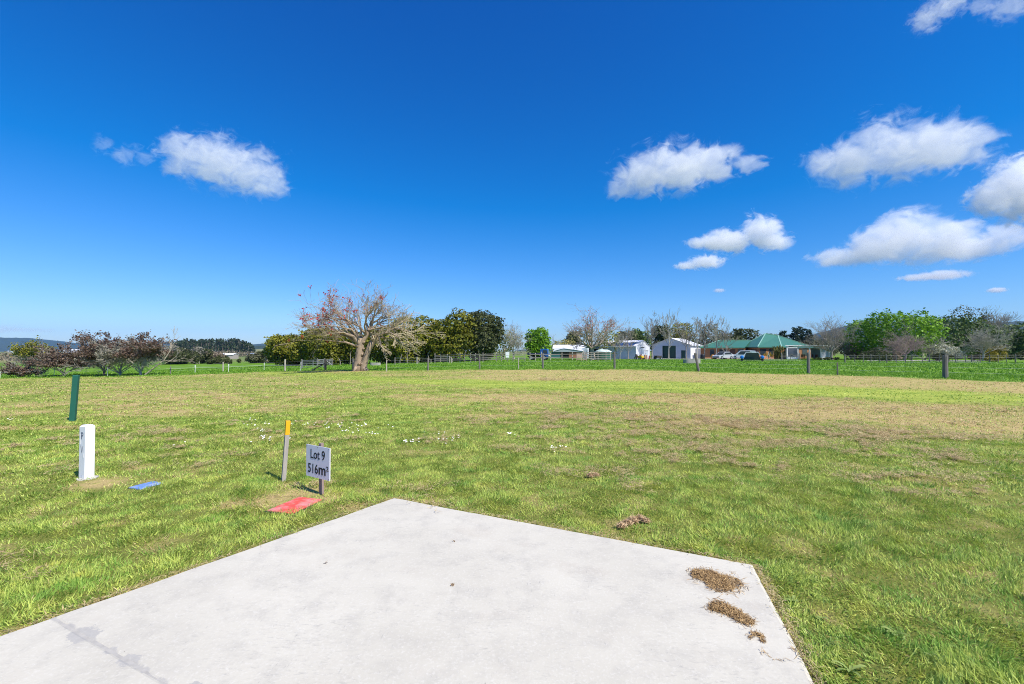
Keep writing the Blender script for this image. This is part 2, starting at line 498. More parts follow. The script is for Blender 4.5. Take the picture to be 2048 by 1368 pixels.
def blades(r0, r1, dens, L, Wd, segs, amax=66, lay=1.0):
    area = (r1 * r1 - r0 * r0) * math.radians(amax)
    n = int(area * dens)
    r = np.sqrt(rng.uniform(r0 * r0, r1 * r1, n)); a = np.radians(rng.uniform(-amax, amax, n))
    x, y = r * np.sin(a), r * np.cos(a)
    sd = slab_sd(x, y)
    k = (sd > .012) & rects_clear(x, y)
    x, y, sd = x[k], y[k], sd[k]
    dry, past, lime = masks(x, y)
    tuft = fbm(x, y, .22, 61, 3)
    big = fbm(x, y, 1.1, 71, 3)
    keep = rng.random(len(x)) < np.clip(.45 + 1.1 * (tuft - .35), .15, 1) * np.clip(.55 + sd * 8, .55, 1) * (1 - .5 * np.clip(dry * 1.3 - .3, 0, 1) * (np.hypot(x, y) < 9))
    x, y, sd, dry, past, lime, tuft, big = [q[keep] for q in (x, y, sd, dry, past, lime, tuft, big)]
    n = len(x)
    z = terrain(x, y)
    isdry = (rng.random(n) < np.clip(dry * .85 + .05 + .22 * sstep(.45, .75, fbm(x, y, .8, 97, 3)), 0, 1)).astype(float)
    ln = L * rng.uniform(.45, 1.25, n) * (.55 + .9 * tuft) * (.6 + .8 * big) * (1 + past * .9) * (1 - .30 * isdry) * (1 - .3 * lime)
    az = rng.normal(0, 1.0, n) + (fbm(x, y, .5, 81, 3) - .5) * 16
    lean = np.clip(rng.normal(.88, .36, n) + isdry * .4, .05, 1.5) * lay * (1 - .35 * past)
    d = np.stack([np.cos(az) * np.sin(lean), np.sin(az) * np.sin(lean), np.cos(lean)], -1)
    wv = np.stack([-np.sin(az), np.cos(az), np.zeros(n)], -1) * (Wd * rng.uniform(.6, 1.4, n))[:, None]
    rot = rng.uniform(-.9, .9, n)[:, None]
    wv = wv * np.cos(rot) + np.cross(d, wv) * np.sin(rot)
    B = np.stack([x, y, z - .004], -1)
    hv = rng.uniform(0, 1, n)
    tone1 = np.stack([isdry, past, hv], -1)
    if segs == 1:
        V = np.stack([B - wv, B + wv, B + d * ln[:, None]], 1).reshape(-1, 3)
        Fc = [np.arange(3 * n).reshape(n, 3)]
        tone = np.repeat(tone1, 3, 0)
    else:
        droop = np.zeros((n, 3)); droop[:, 2] = -1
        M_ = B + d * (ln * .55)[:, None]
        d2 = norm(d + droop * rng.uniform(.1, .7, n)[:, None])
        T = M_ + d2 * (ln * .5)[:, None]
        T[:, 2] = np.maximum(T[:, 2], z + .004)
        V = np.stack([B - wv, B + wv, M_ + wv * .85, M_ - wv * .85, T], 1).reshape(-1, 3)
        q = np.arange(n)[:, None] * 5
        Fc = [q + np.array([[0, 1, 2, 3]]), q + np.array([[3, 2, 4]])]
        tone = np.repeat(tone1, 5, 0)
    return V, Fc, tone
def grass_obj(name, label, parts):
    Vs, F3, F4, Ts, k = [], [], [], [], 0
    for V, Fc, tone in parts:
        for f in Fc: (F3 if f.shape[1] == 3 else F4).append(f + k)
        k += len(V); Vs.append(V); Ts.append(tone)
    Fc = []
    if F4: Fc.append(np.concatenate(F4))
    if F3: Fc.append(np.concatenate(F3))
    o = link(name, np_mesh(name, np.concatenate(Vs), Fc, np.concatenate(Ts)), GM)
    tag(o, label, 'grass', kind='stuff')
    return o

# the two service covers lying in the grass
def quad_cover(pxs):
    return [G(*p) for p in pxs]
RED = quad_cover([(541, 1022), (577, 1031), (643, 1003), (601, 994)])
BLUE = quad_cover([(262, 975), (274, 981), (324, 968), (310, 963)])
def cover_rect(q):
    c = (q[0] + q[1] + q[2] + q[3]) / 4
    u = ((q[2] - q[1]) + (q[3] - q[0])) / 2; v = ((q[1] - q[0]) + (q[2] - q[3])) / 2
    a = math.atan2(u.y, u.x)
    return c, u.length / 2, v.length / 2, a
RC, BC = cover_rect(RED), cover_rect(BLUE)
COVERS += [RC, BC]

grass_obj('lawn_grass', 'short mown green and straw coloured lawn grass around the concrete slab',
          [blades(1.7, 4.0, 24000, .056, .0023, 2), blades(4.0, 7.0, 13000, .052, .0034, 1), blades(7, 12, 4100, .052, .0054, 1),
           blades(12, 20, 1400, .054, .009, 1, 60), blades(20, 46, 125, .065, .020, 1, 58)])
grass_obj('pasture_grass', 'lush green pasture grass between the mown lawn and the farm buildings',
          [blades(46, 95, 27, .070, .048, 1, 58)])

# ================================================================== concrete driveway
def concrete_mat():
    m, t, b, o = new_mat('concrete')
    P = geopos(t)
    cl = noisen(t, P, .9, 5, .6); md = noisen(t, P, 4.5, 6, .68); fn = noisen(t, P, 60, 4, .7)
    c = mixn(t, (.495, .462, .382), (.572, .536, .446), rampn(t, cl, .30, .62))
    c = mixn(t, c, (.400, .375, .325), mathn(t, 'MULTIPLY', rampn(t, md, .48, .72), .55))
    c = mixn(t, c, (.430, .375, .305), mathn(t, 'MULTIPLY', rampn(t, noisen(t, P, 1.7, 4, .6), .56, .72), .35))
    # fine broom and tyre scuffs
    sc = noisen(t, mapn(t, P, (14, 46, 1), (0, 0, R(52))), 1.0, 6, .78)
    c = mixn(t, c, (.26, .25, .235), mathn(t, 'MULTIPLY', mathn(t, 'MULTIPLY', rampn(t, sc, .53, .68), rampn(t, noisen(t, P, 1.4, 4, .65), .42, .62)), .55))
    sc2 = noisen(t, mapn(t, P, (70, 9, 1), (0, 0, R(-14))), 1.0, 5, .75)
    c = mixn(t, c, (.18, .18, .185), mathn(t, 'MULTIPLY', mathn(t, 'MULTIPLY', rampn(t, sc2, .60, .72), rampn(t, md, .45, .60)), .7))
    vo = t.nodes.new('ShaderNodeTexVoronoi'); vo.inputs['Scale'].default_value = 13; t.links.new(P, vo.inputs['Vector'])
    speck = rampn(t, vo.outputs['Distance'], .018, .05, (1, 1, 1), (0, 0, 0))
    c = mixn(t, c, (.10, .08, .06), mathn(t, 'MULTIPLY', speck, rampn(t, noisen(t, P, 3.1, 2), .55, .62)))
    c = mixn(t, c, (.68, .65, .58), mathn(t, 'MULTIPLY', rampn(t, fn, .52, .75), .5))
    # rough grey mortar bleeding out of the construction joint
    jn = t.nodes.new('ShaderNodeVectorMath'); jn.operation = 'SUBTRACT'; jn.inputs[1].default_value = tuple(JL); t.links.new(P, jn.inputs[0])
    def dotn(v):
        n = t.nodes.new('ShaderNodeVectorMath'); n.operation = 'DOT_PRODUCT'; n.inputs[1].default_value = tuple(v); t.links.new(jn.outputs[0], n.inputs[0]); return n.outputs['Value']
    uu, vv = dotn(jd), dotn(nj)
    cu = t.nodes.new('ShaderNodeCombineXYZ'); t.links.new(uu, cu.inputs[0])
    wj = mathn(t, 'ADD', mathn(t, 'MULTIPLY', mathn(t, 'MAXIMUM', mathn(t, 'SUBTRACT', noisen(t, cu.outputs[0], 4.2, 2, .5), .47), 0.0), .52), .008)
    wj = mathn(t, 'MULTIPLY', wj, mathn(t, 'ADD', mathn(t, 'MULTIPLY', noisen(t, P, 24, 5, .75), 2.6), -.55))
    jm = mathn(t, 'MULTIPLY', mathn(t, 'SUBTRACT', wj, mathn(t, 'ABSOLUTE', mathn(t, 'SUBTRACT', vv, .004))), 90.0, True)
    c = mixn(t, c, mixn(t, (.32, .305, .28), (.46, .44, .40), noisen(t, P, 45, 3, .7)), mathn(t, 'MULTIPLY', jm, .85))
    t.links.new(c, b.inputs['Base Color'])
    b.inputs['Roughness'].default_value = .85; b.inputs['Specular IOR Level'].default_value = .25
    bumpn(t, b, mathn(t, 'ADD', fn, mathn(t, 'MULTIPLY', sc, .6)), .25, .004)
    return m
J0 = G(108, 1243); J1 = G(322, 1368)
J0.z = J1.z = 0
jd = (J1 - J0).normalized()
# the joint meets the left edge of the slab
def isect(p, d, q, e):
    k = d.x * e.y - d.y * e.x
    t = ((q.x - p.x) * e.y - (q.y - p.y) * e.x) / k
    return p + d * t
JL = isect(J0, jd, SA, dl)
JR = isect(J0, jd, SB, drr)
if JR.y > SB.y or JR.y < -4: JR = SB + drr * 5.0
nj = Vector((-jd.y, jd.x, 0)); nj = nj if nj.y > 0 else -nj
CM = concrete_mat()
def poly_inset_slab(name, pts, z0, z1, parent, chip=None):
    """slab with a worn arris; pts counter-clockwise"""
    mb = MB(); n = len(pts)
    c = sum(pts, Vector()) / n
    top = [Vector((p.x, p.y, z1 - .008)) for p in pts]
    ins = [Vector((p.x, p.y, z1)) + (c - p).normalized() * .02 for p in pts]
    for q in ins: q.z = z1
    bot = [Vector((p.x, p.y, z0)) for p in pts]
    vs = ins + top + bot
    fs = [tuple(range(n))]
    for i in range(n):
        j = (i + 1) % n
        fs += [(i, i + n, j + n, j), (i + n, i + 2 * n, j + 2 * n, j + n)]
    mb.add(vs, fs)
    return mb.build(name, CM, parent)
def edge_pts(a, b, k, amp, seed, endamp=0.0):
    """a slightly worn, not quite straight edge"""
    out_ = []
    d = (b - a); nrm = Vector((-d.y, d.x, 0)).normalized(); L_ = d.length
    for i in range(k):
        f = i / k
        s = (float(vnoise(f * L_ * 3.1, seed * 7.7, 1, seed)) - .5) * 2 * amp + (float(vnoise(f * L_ * 22, seed * 3.3, 1, seed + 4)) - .5) * amp * .8
        if i == 0: s = 0
        out_.append(a + d * f + nrm * s)
    return out_
drive = empty('driveway', (0, 0, 0)); tag(drive, kind='structure')
gap = .0035
front = [SA] 
ptsA = edge_pts(JL + nj * gap, JR + nj * gap, 90, .010, 3) + edge_pts(JR + nj * gap, SB, 24, .006, 5) + edge_pts(SB, SA, 60, .007, 6) + edge_pts(SA, JL + nj * gap, 50, .008, 8)
poly_inset_slab('slab', ptsA, -.12, .022, drive)
NL = SA + dl * 9.0; NR = SB + drr * 6.5
ptsB = edge_pts(JR - nj * gap, JL - nj * gap, 60, .004, 9) + edge_pts(JL - nj * gap, NL, 40, .008, 10) + [NL, NR]
poly_inset_slab('slab', ptsB, -.12, .021, drive)
mb = MB(); mb.bar(JL + Vector((0, 0, .010)), JR + Vector((0, 0, .010)), .02, .012); mb.build('joint_filler', pm('joint filler', (.40, .38, .34), .95, .3, 20), drive)

# ================================================================== posts, sign and covers in the lawn
wood = pm('weathered wood', (.30, .265, .225), .85, .45, 3, stretch=(9, 9, .8), bump=.5)
woodd = pm('dark weathered wood', (.17, .155, .14), .9, .5, 3, stretch=(9, 9, .8), bump=.6)
woodp = pm('pale weathered wood', (.42, .38, .31), .88, .35, 3, stretch=(9, 9, .8), bump=.5)
whitep = pm('white paint', (.80, .80, .82), .55, .06, 6, bump=.1)
def text_mesh(body, size, bold=0.0, xs=1.0, extrude=.0008):
    c = bpy.data.curves.new('lettering', 'FONT'); c.body = body; c.size = size; c.offset = bold; c.extrude = extrude
    c.align_x = 'CENTER'; c.align_y = 'CENTER'
    o = bpy.data.objects.new('lettering_tmp', c); COL.objects.link(o)
    dg = bpy.context.evaluated_depsgraph_get(); dg.update()
    me = bpy.data.meshes.new_from_object(o.evaluated_get(dg))
    bpy.data.objects.remove(o)
    me.transform(Matrix.Diagonal((xs, 1, 1, 1)))
    return me
def place_text(me, name, mat, parent, pos, right, up):
    """right/up: unit vectors of the face the lettering lies on"""
    r_, u_ = Vector(right).normalized(), Vector(up).normalized(); n_ = r_.cross(u_)
    M_ = Matrix((r_, u_, n_)).transposed().to_4x4(); M_.translation = Vector(pos)
    me.transform(M_); me.materials.clear(); me.materials.append(mat)
    return link(name, me, mat, parent)
ink = pm('black lettering', (.02, .022, .03), .6, .1, 20)

# white square marker post
b0 = G(173, 957)
root = empty('marker_post', b0, R(72)); tag(root, 'white painted square marker post with the letters P and V', 'post')
s_ = .106; hh = zat(852, b0.y) - b0.z
mb = MB(); mb.prism([(-s_/2, -s_/2), (s_/2, -s_/2), (s_/2, s_/2), (-s_/2, s_/2)], -.1, hh)
k = len(mb.v); q = s_/2 - .018
mb.add([(-s_/2, -s_/2, hh + .0), (s_/2, -s_/2, hh), (s_/2, s_/2, hh), (-s_/2, s_/2, hh), (-q, -q, hh + .022), (q, -q, hh + .022), (q, q, hh + .022), (-q, q, hh + .022)],
       [(0, 1, 5, 4), (1, 2, 6, 5), (2, 3, 7, 6), (3, 0, 4, 7), (4, 5, 6, 7)])
mb.build('shaft', whitep, root)
greyink = pm('slate lettering', (.15, .17, .23), .7, .3, 20)
# the face that looks to the camera's left: local -x
fx = -s_/2 - .0015
place_text(text_mesh('P', .125, .001, .72), 'letter_p', greyink, root, (fx, 0, hh - .115), (0, -1, 0), (0, 0, 1))
place_text(text_mesh('V', .14, -.002, .58), 'letter_v', greyink, root, (fx, 0, hh - .285), (0, -1, 0), (0, 0, 1))
mb = MB(); mb.box((fx - .0008, .030, hh - .155), (.0022, .014, .13)); mb.build('paint_run', whitep, root)
mb = MB(); mb.box((fx - .0008, -.026, hh - .355), (.0022, .012, .05)); mb.build('paint_run', whitep, root)
place_text(text_mesh('o', .06, -.002), 'stamped_ring', pm('pale slate', (.45, .47, .52), .7, .1), root, (fx, 0, .045), (0, -1, 0), (0, 0, 1))
mb = MB()
rg = random.Random(4)
ring = [(.11 * math.cos(a) * rg.uniform(.8, 1.3), .11 * math.sin(a) * rg.uniform(.75, 1.2)) for a in np.linspace(0, 6.28, 15)[:-1]]
mb.prism(ring, -.03, .012); mb.build('footing', pm('footing concrete', (.5, .47, .42), .95, .25, 12, bump=.5), root)

# dark green leaning post
b0 = G(145, 842); top = W(152.5, 751, b0.y + .05)
root = empty('boundary_post', b0); tag(root, 'dark green painted timber post leaning over in the lawn', 'post')
mb = MB(); d = top - b0; ax = (d).normalized()
mb.bar(-ax * .15, d, .10, .085, up=(.35, -1, 0))
sh = mb.build('shaft', pm('green paint', (.018, .110, .075), .55, .18, 8), root, bevel=.004)
mb = MB(); e_ = d * 1.0; mb.bar(e_ + ax * .001, e_ + ax * .010, .096, .081, up=(.35, -1, 0))
mb.build('end_grain', pm('faded green paint', (.05, .20, .15), .7, .2, 10), root)
mb = MB(); mb.bar(Vector((-.062, .03, -.05)), Vector((-.060, .03, .10)), .03, .03); mb.build('packer', pm('dark packer', (.03, .05, .04), .9), root)

# survey peg with yellow top
b0 = G(567, 962); th_ = zat(841, b0.y) - b0.z; topx = W(576, 841, b0.y).x - b0.x
root = empty('survey_peg', b0, 0); tag(root, 'square grey timber survey peg with yellow painted top', 'peg')
peg = Vector((topx, .0, th_)); ax = peg.normalized()
sp_ = peg * .77
mb = MB(); mb.bar(-ax * .12, sp_, .047, .047, up=(.62, -.78, 0)); mb.build('shaft', pm('grey peg timber', (.40, .36, .315), .85, .35, 4, stretch=(14, 14, .8), bump=.6), root, bevel=.003)
mb = MB(); mb.bar(sp_ - ax * .001, peg, .0505, .0505, up=(.62, -.78, 0)); mb.build('painted_top', pm('yellow paint', (.80, .42, .015), .5, .08, 12), root, bevel=.003)

# lot sign: board about 0.55 m wide turned 43 degrees away, on a short timber stake
b0 = G(643, 988)
root = empty('lot_sign', b0, 0); tag(root, 'white lot sign board reading Lot 9 516 m2 on a short stake', 'sign')
ang = R(-33)                         # board direction (left edge further away)
u = Vector((math.cos(ang), math.sin(ang), 0)); nrm = Vector((u.y, -u.x, 0))     # nrm looks at the camera's left
D0 = b0.y
cz = zat((886 + 893 + 960 + 948) / 4, D0) - b0.z
cx = W(641.5, 920, D0).x - b0.x
bh = .355; bw = .43
ctr = Vector((cx, 0, cz)) + nrm * .035
mb = MB(); mb.bar(ctr - u * bw / 2, ctr + u * bw / 2, .007, bh); mb.build('board', pm('sign board white', (.74, .74, .80), .5, .05, 5), root, bevel=.001)
mb = MB(); mb.bar(ctr - u * (bw / 2 - .002) - nrm * .0065, ctr + u * (bw / 2 - .002) - nrm * .0065, .004, bh - .006)
mb.build('backing', pm('pink backing', (.70, .62, .62), .6, .05), root)
mb = MB(); mb.bar(Vector((.0, 0, -.1)) , Vector((cx + .004, 0, cz + bh / 2 + .028)), .046, .034, up=nrm)
mb.build('stake', pm('stake timber', (.30, .22, .19), .85, .4, 4, stretch=(12, 12, .9), bump=.5), root, bevel=.002)
fp = ctr + nrm * .0045
def fit_text(body, w_, h_, bold):
    me = text_mesh(body, .15, bold); co = np.array([v.co for v in me.vertices]); lo, hi = co.min(0), co.max(0)
    me.transform(Matrix.Translation((-(lo[0] + hi[0]) / 2, -(lo[1] + hi[1]) / 2, 0))); me.transform(Matrix.Diagonal((w_ / (hi[0] - lo[0]), h_ / (hi[1] - lo[1]), 1, 1)))
    return me
for body, w_, h_, x_, z_, bd in (('Lot 9', .262, .105, .0, .082, .0018), ('516', .185, .105, -.085, -.080, .0018), ('m', .125, .080, .083, -.0925, .003), ('2', .042, .052, .175, -.052, .002)):
    place_text(fit_text(body, w_, h_, bd), 'lettering', ink, root, fp + u * x_ + Vector((0, 0, z_)), u, (0, 0, 1))
for a_, b_ in ((-.5, .5), (.5, .5), (.5, -.5), (0, .5), (0, -.5)):
    mb = MB(); c_ = fp + u * (a_ * (bw - .03)) + Vector((0, 0, b_ * (bh - .03))); mb.tube([c_ - nrm * .002, c_ + nrm * .0015], .004, 8); mb.build('screw', pm('screw', (.2, .2, .22), .4, .1, metal=.8), root)

def cover(name, label, rect, col, h, rim):
    c, hl, hw, a = rect
    root = empty(name, (c.x, c.y, c.z), a); tag(root, label, 'cover')
    m, t, b, o = new_mat(name)
    P = objpos(t)
    cc = mixn(t, tuple(v * .85 for v in col), tuple(min(.9, v * 1.15) for v in col), noisen(t, P, 9, 5, .6))
    cc = mixn(t, cc, tuple(min(.9, v * .6 + .28) for v in col), rampn(t, noisen(t, P, 5, 4, .65), .45, .75))
    cc = mixn(t, cc, (.42, .32, .22), mathn(t, 'MULTIPLY', rampn(t, noisen(t, P, 22, 6, .75), .54, .72), .85))
    t.links.new(cc, b.inputs['Base Color']); b.inputs['Roughness'].default_value = .7
    bumpn(t, b, noisen(t, P, 60, 3), .3, .004)
    mb = MB(); mb.box((0, 0, h - .01), (hl * 2, hw * 2, .02)); mb.build('lid', m, root, bevel=.006)
    mb = MB()
    for sx, sy, lx, ly in ((0, 1, hl * 2 + .03, .014), (0, -1, hl * 2 + .03, .014), (1, 0, .014, hw * 2), (-1, 0, .014, hw * 2)):
        mb.box((sx * (hl + .010), sy * (hw + .010), (h - .012) / 2 - .03), (lx, ly, h + .05))
    mb.build('frame', pm('cover frame', rim, .8, .2), root)
cover('red_cover', 'red painted rectangular service cover lying in the grass by the sign', RC, (.66, .085, .060), .016, (.03, .03, .035))
cover('blue_cover', 'narrow blue painted service cover set in the grass', BC, (.13, .25, .60), .012, (.12, .16, .30))

# ================================================================== trees: makers
def grow_level(P, Rd, c, ratio, rr, spread, up, t0=.35, wander=.25, k=4, rng_=None, tipbias=True):
    if len(P) * c > 700: k = 3
    """children of a set of branches; P (m,k,3), Rd (m,k)"""
    g = rng_ or rng
    m = len(P)
    par = np.repeat(np.arange(m), c)
    n = len(par)
    tt = g.uniform(t0, 1.0, n)
    if tipbias: tt.reshape(m, c)[:, 0] = 1.0
    f = tt * (P.shape[1] - 1); i0 = np.minimum(f.astype(int), P.shape[1] - 2); fr = (f - i0)[:, None]
    a, b = P[par, i0], P[par, i0 + 1]
    st = a * (1 - fr) + b * fr
    r0 = Rd[par, i0] * (1 - fr[:, 0]) + Rd[par, i0 + 1] * fr[:, 0]
    tang = norm(b - a)
    L = np.linalg.norm(P[par, -1] - P[par, 0], axis=1) * ratio * g.uniform(.55, 1.3, n)
    rnd = norm(g.normal(size=(n, 3)))
    d = norm(tang + rnd * spread * g.uniform(.6, 1.3, n)[:, None] + np.array([0, 0, up]))
    s = np.linspace(0, 1, k)
    bend = norm(g.normal(size=(n, 3))) * wander + np.array([0, 0, up * .5])
    pts = st[:, None, :] + (d[:, None, :] * s[None, :, None] + bend[:, None, :] * (s ** 2)[None, :, None] * .6) * L[:, None, None]
    pts[:, 1:-1] += g.normal(size=(n, k - 2, 3)) * (L * .06 * (wander * 4))[:, None, None] * .5
    rad = np.maximum(r0 * rr, .004)[:, None] * np.linspace(1, .55, k)[None, :]
    return pts, rad
def merge(arrs):
    V, Fq, k = [], [], 0
    for v, f in arrs:
        V.append(v); Fq.append(f + k); k += len(v)
    return np.concatenate(V), np.concatenate(Fq)
def poly4(pts, rads, k=4):
    """resample hand-drawn limb to k points"""
    P = np.array(pts, float); d = np.concatenate([[0], np.cumsum(np.linalg.norm(np.diff(P, axis=0), axis=1))])
    s = np.linspace(0, d[-1], k)
    return np.stack([np.interp(s, d, P[:, i]) for i in range(3)], 1), np.interp(s, d, np.array(rads, float))
bark_pale = pm('pale bark', (.40, .345, .27), .9, .35, 2.5, bump=.5)
bark_grey = pm('grey bark', (.27, .24, .205), .9, .35, 2.5, bump=.5)
bark_lichen = pm('lichen bark', (.36, .34, .29), .9, .35, 2.5, bump=.5)
bark_dark = pm('dark bark', (.10, .08, .06), .9, .35, 2.5, bump=.5)
bark_mid = pm('mid bark', (.22, .18, .14), .9, .35, 2.5, bump=.5)
def bare_tree(name, label, base, H, Wd, group=None, limbs=5, levels=(4, 4, 4, 3), bark=None, trunk_h=.22, r0=None, spread=.8, up=.12, seed=1, rmin=.010, style='round', flowers=None, leaves=None, cat='tree', lean=(0, 0), ratio=.62, ntone=1.0):
    g = np.random.default_rng(seed)
    base = Vector(base); r0 = r0 or H * .028
    root = empty(name, base); tag(root, label, cat, group)
    bark = bark or bark_grey
    if style == 'leader':
        K = 8
        z = np.linspace(-.15, H * .97, K)
        P = np.stack([np.cumsum(g.normal(size=K)) * H * .006 + lean[0] * z, np.cumsum(g.normal(size=K)) * H * .006 + lean[1] * z, z], 1)[None]
        Rd = (r0 * np.linspace(1, .12, K))[None]
        trunk = [tube_arrays(P, Rd, 6)]
        n = limbs
        tt = np.sort(g.uniform(.22, .97, n)); f = tt * (K - 1); i0 = np.minimum(f.astype(int), K - 2); fr = (f - i0)[:, None]
        st = P[0, i0] * (1 - fr) + P[0, i0 + 1] * fr
        az = np.arange(n) * 2.4 + g.uniform(-.5, .5, n)
        prof = np.interp(tt, [.2, .45, .8, 1], [.55, 1, .7, .25])
        L = Wd * .55 * prof * g.uniform(.7, 1.25, n)
        el = g.uniform(.45, 1.0, n)
        d = np.stack([np.cos(az) * np.cos(el), np.sin(az) * np.cos(el), np.sin(el)], 1)
        s = np.linspace(0, 1, 4)
        pts = st[:, None] + d[:, None] * (s[None, :, None] * L[:, None, None]) + np.array([0, 0, 1.0]) * (s ** 2)[None, :, None] * (L * .25)[:, None, None]
        rad = (r0 * .30 * np.interp(tt, [.2, 1], [1, .35]))[:, None] * np.linspace(1, .5, 4)[None]
        cur = (pts, rad); trunk.append(tube_arrays(pts, rad, 4))
    else:
        K = 5
        z = np.linspace(-.15, H * trunk_h, K)
        P = np.stack([np.cumsum(g.normal(size=K)) * H * .008 + lean[0] * z, np.cumsum(g.normal(size=K)) * H * .008 + lean[1] * z, z], 1)[None]
        Rd = (r0 * np.array([1.35, 1.02, .95, .92, .9]))[None]
        trunk = [tube_arrays(P, Rd, 8)]
        n = limbs
        az = np.arange(n) * 2 * np.pi / n + g.uniform(-.4, .4, n)
        if style == 'vase':
            el = g.uniform(.55, 1.25, n)
        else:
            el = g.uniform(.30, 1.35, n)
        reach = np.stack([np.cos(az) * np.cos(el) * Wd * .5, np.sin(az) * np.cos(el) * Wd * .5, np.sin(el) * (H * (1 - trunk_h))], 1) * g.uniform(.55, .8, n)[:, None]
        s = np.linspace(0, 1, 4)
        st = np.repeat(P[:, -1], n, 0) - np.array([0, 0, 1.0]) * g.uniform(0, H * .05, n)[:, None]
        pts = st[:, None] + reach[:, None] * s[None, :, None] + norm(g.normal(size=(n, 3)))[:, None] * (np.sin(s * np.pi))[None, :, None] * H * .04
        rad = (r0 * .55 * g.uniform(.7, 1.1, n))[:, None] * np.linspace(1, .45, 4)[None]
        cur = (pts, rad); trunk.append(tube_arrays(pts, rad, 6))
    twigs = []; tips = None
    for li, c in enumerate(levels):
        cur = grow_level(cur[0], cur[1], c, ratio if li else ratio * 1.0, .62, spread, up, .25 if style != 'leader' else .2, .3, rng_=g)
        cur = (cur[0], np.maximum(cur[1], rmin))
        twigs.append(tube_arrays(cur[0], cur[1], 4 if li < 2 else 3))
    tips = cur[0][:, -1]
    allv = np.concatenate([v for v, _ in twigs])
    kz = H / np.percentile(allv[:, 2], 99.7); kx = (Wd * .5) / max(1e-3, np.percentile(np.abs(allv[:, :2]), 98.5))
    def fit(q):
        q = q.copy(); z = q[..., 2]; zt = H * trunk_h * .8
        wgt = np.clip(z / max(zt, .1), 0, 1)[..., None]
        q[..., :2] = q[..., :2] * (1 - wgt + wgt * kx)
        q[..., 2] = np.where(z > 0, z * kz, z)
        return q
    V, Fq = merge(trunk); link('trunk', np_mesh('trunk', fit(V), Fq, smooth=True), bark, root)
    V, Fq = merge(twigs); link('branches', np_mesh('branches', fit(V), Fq), bark, root)
    cur = (fit(cur[0]), cur[1])
    def deco(nm, spec):
        mat, cnt, size, sel = spec
        T = cur[0].reshape(-1, 3) if sel is None else sel(cur[0].reshape(-1, 3))
        idx = g.integers(0, len(T), cnt)
        C = T[idx] + g.normal(size=(cnt, 3)) * size * .6
        tn = np.repeat(np.clip(g.normal(.5, .25, cnt), 0, 1), 4)
        V, Fq = leaf_arrays(C, norm(g.normal(size=(cnt, 3)) + np.array([0, -.2, .6])), size * g.uniform(.6, 1.3, cnt), .7)
        link(nm, np_mesh(nm, V, Fq, tn), mat, root)
    if flowers: deco('blossom', flowers)
    if leaves: deco('crown', leaves)
    return root
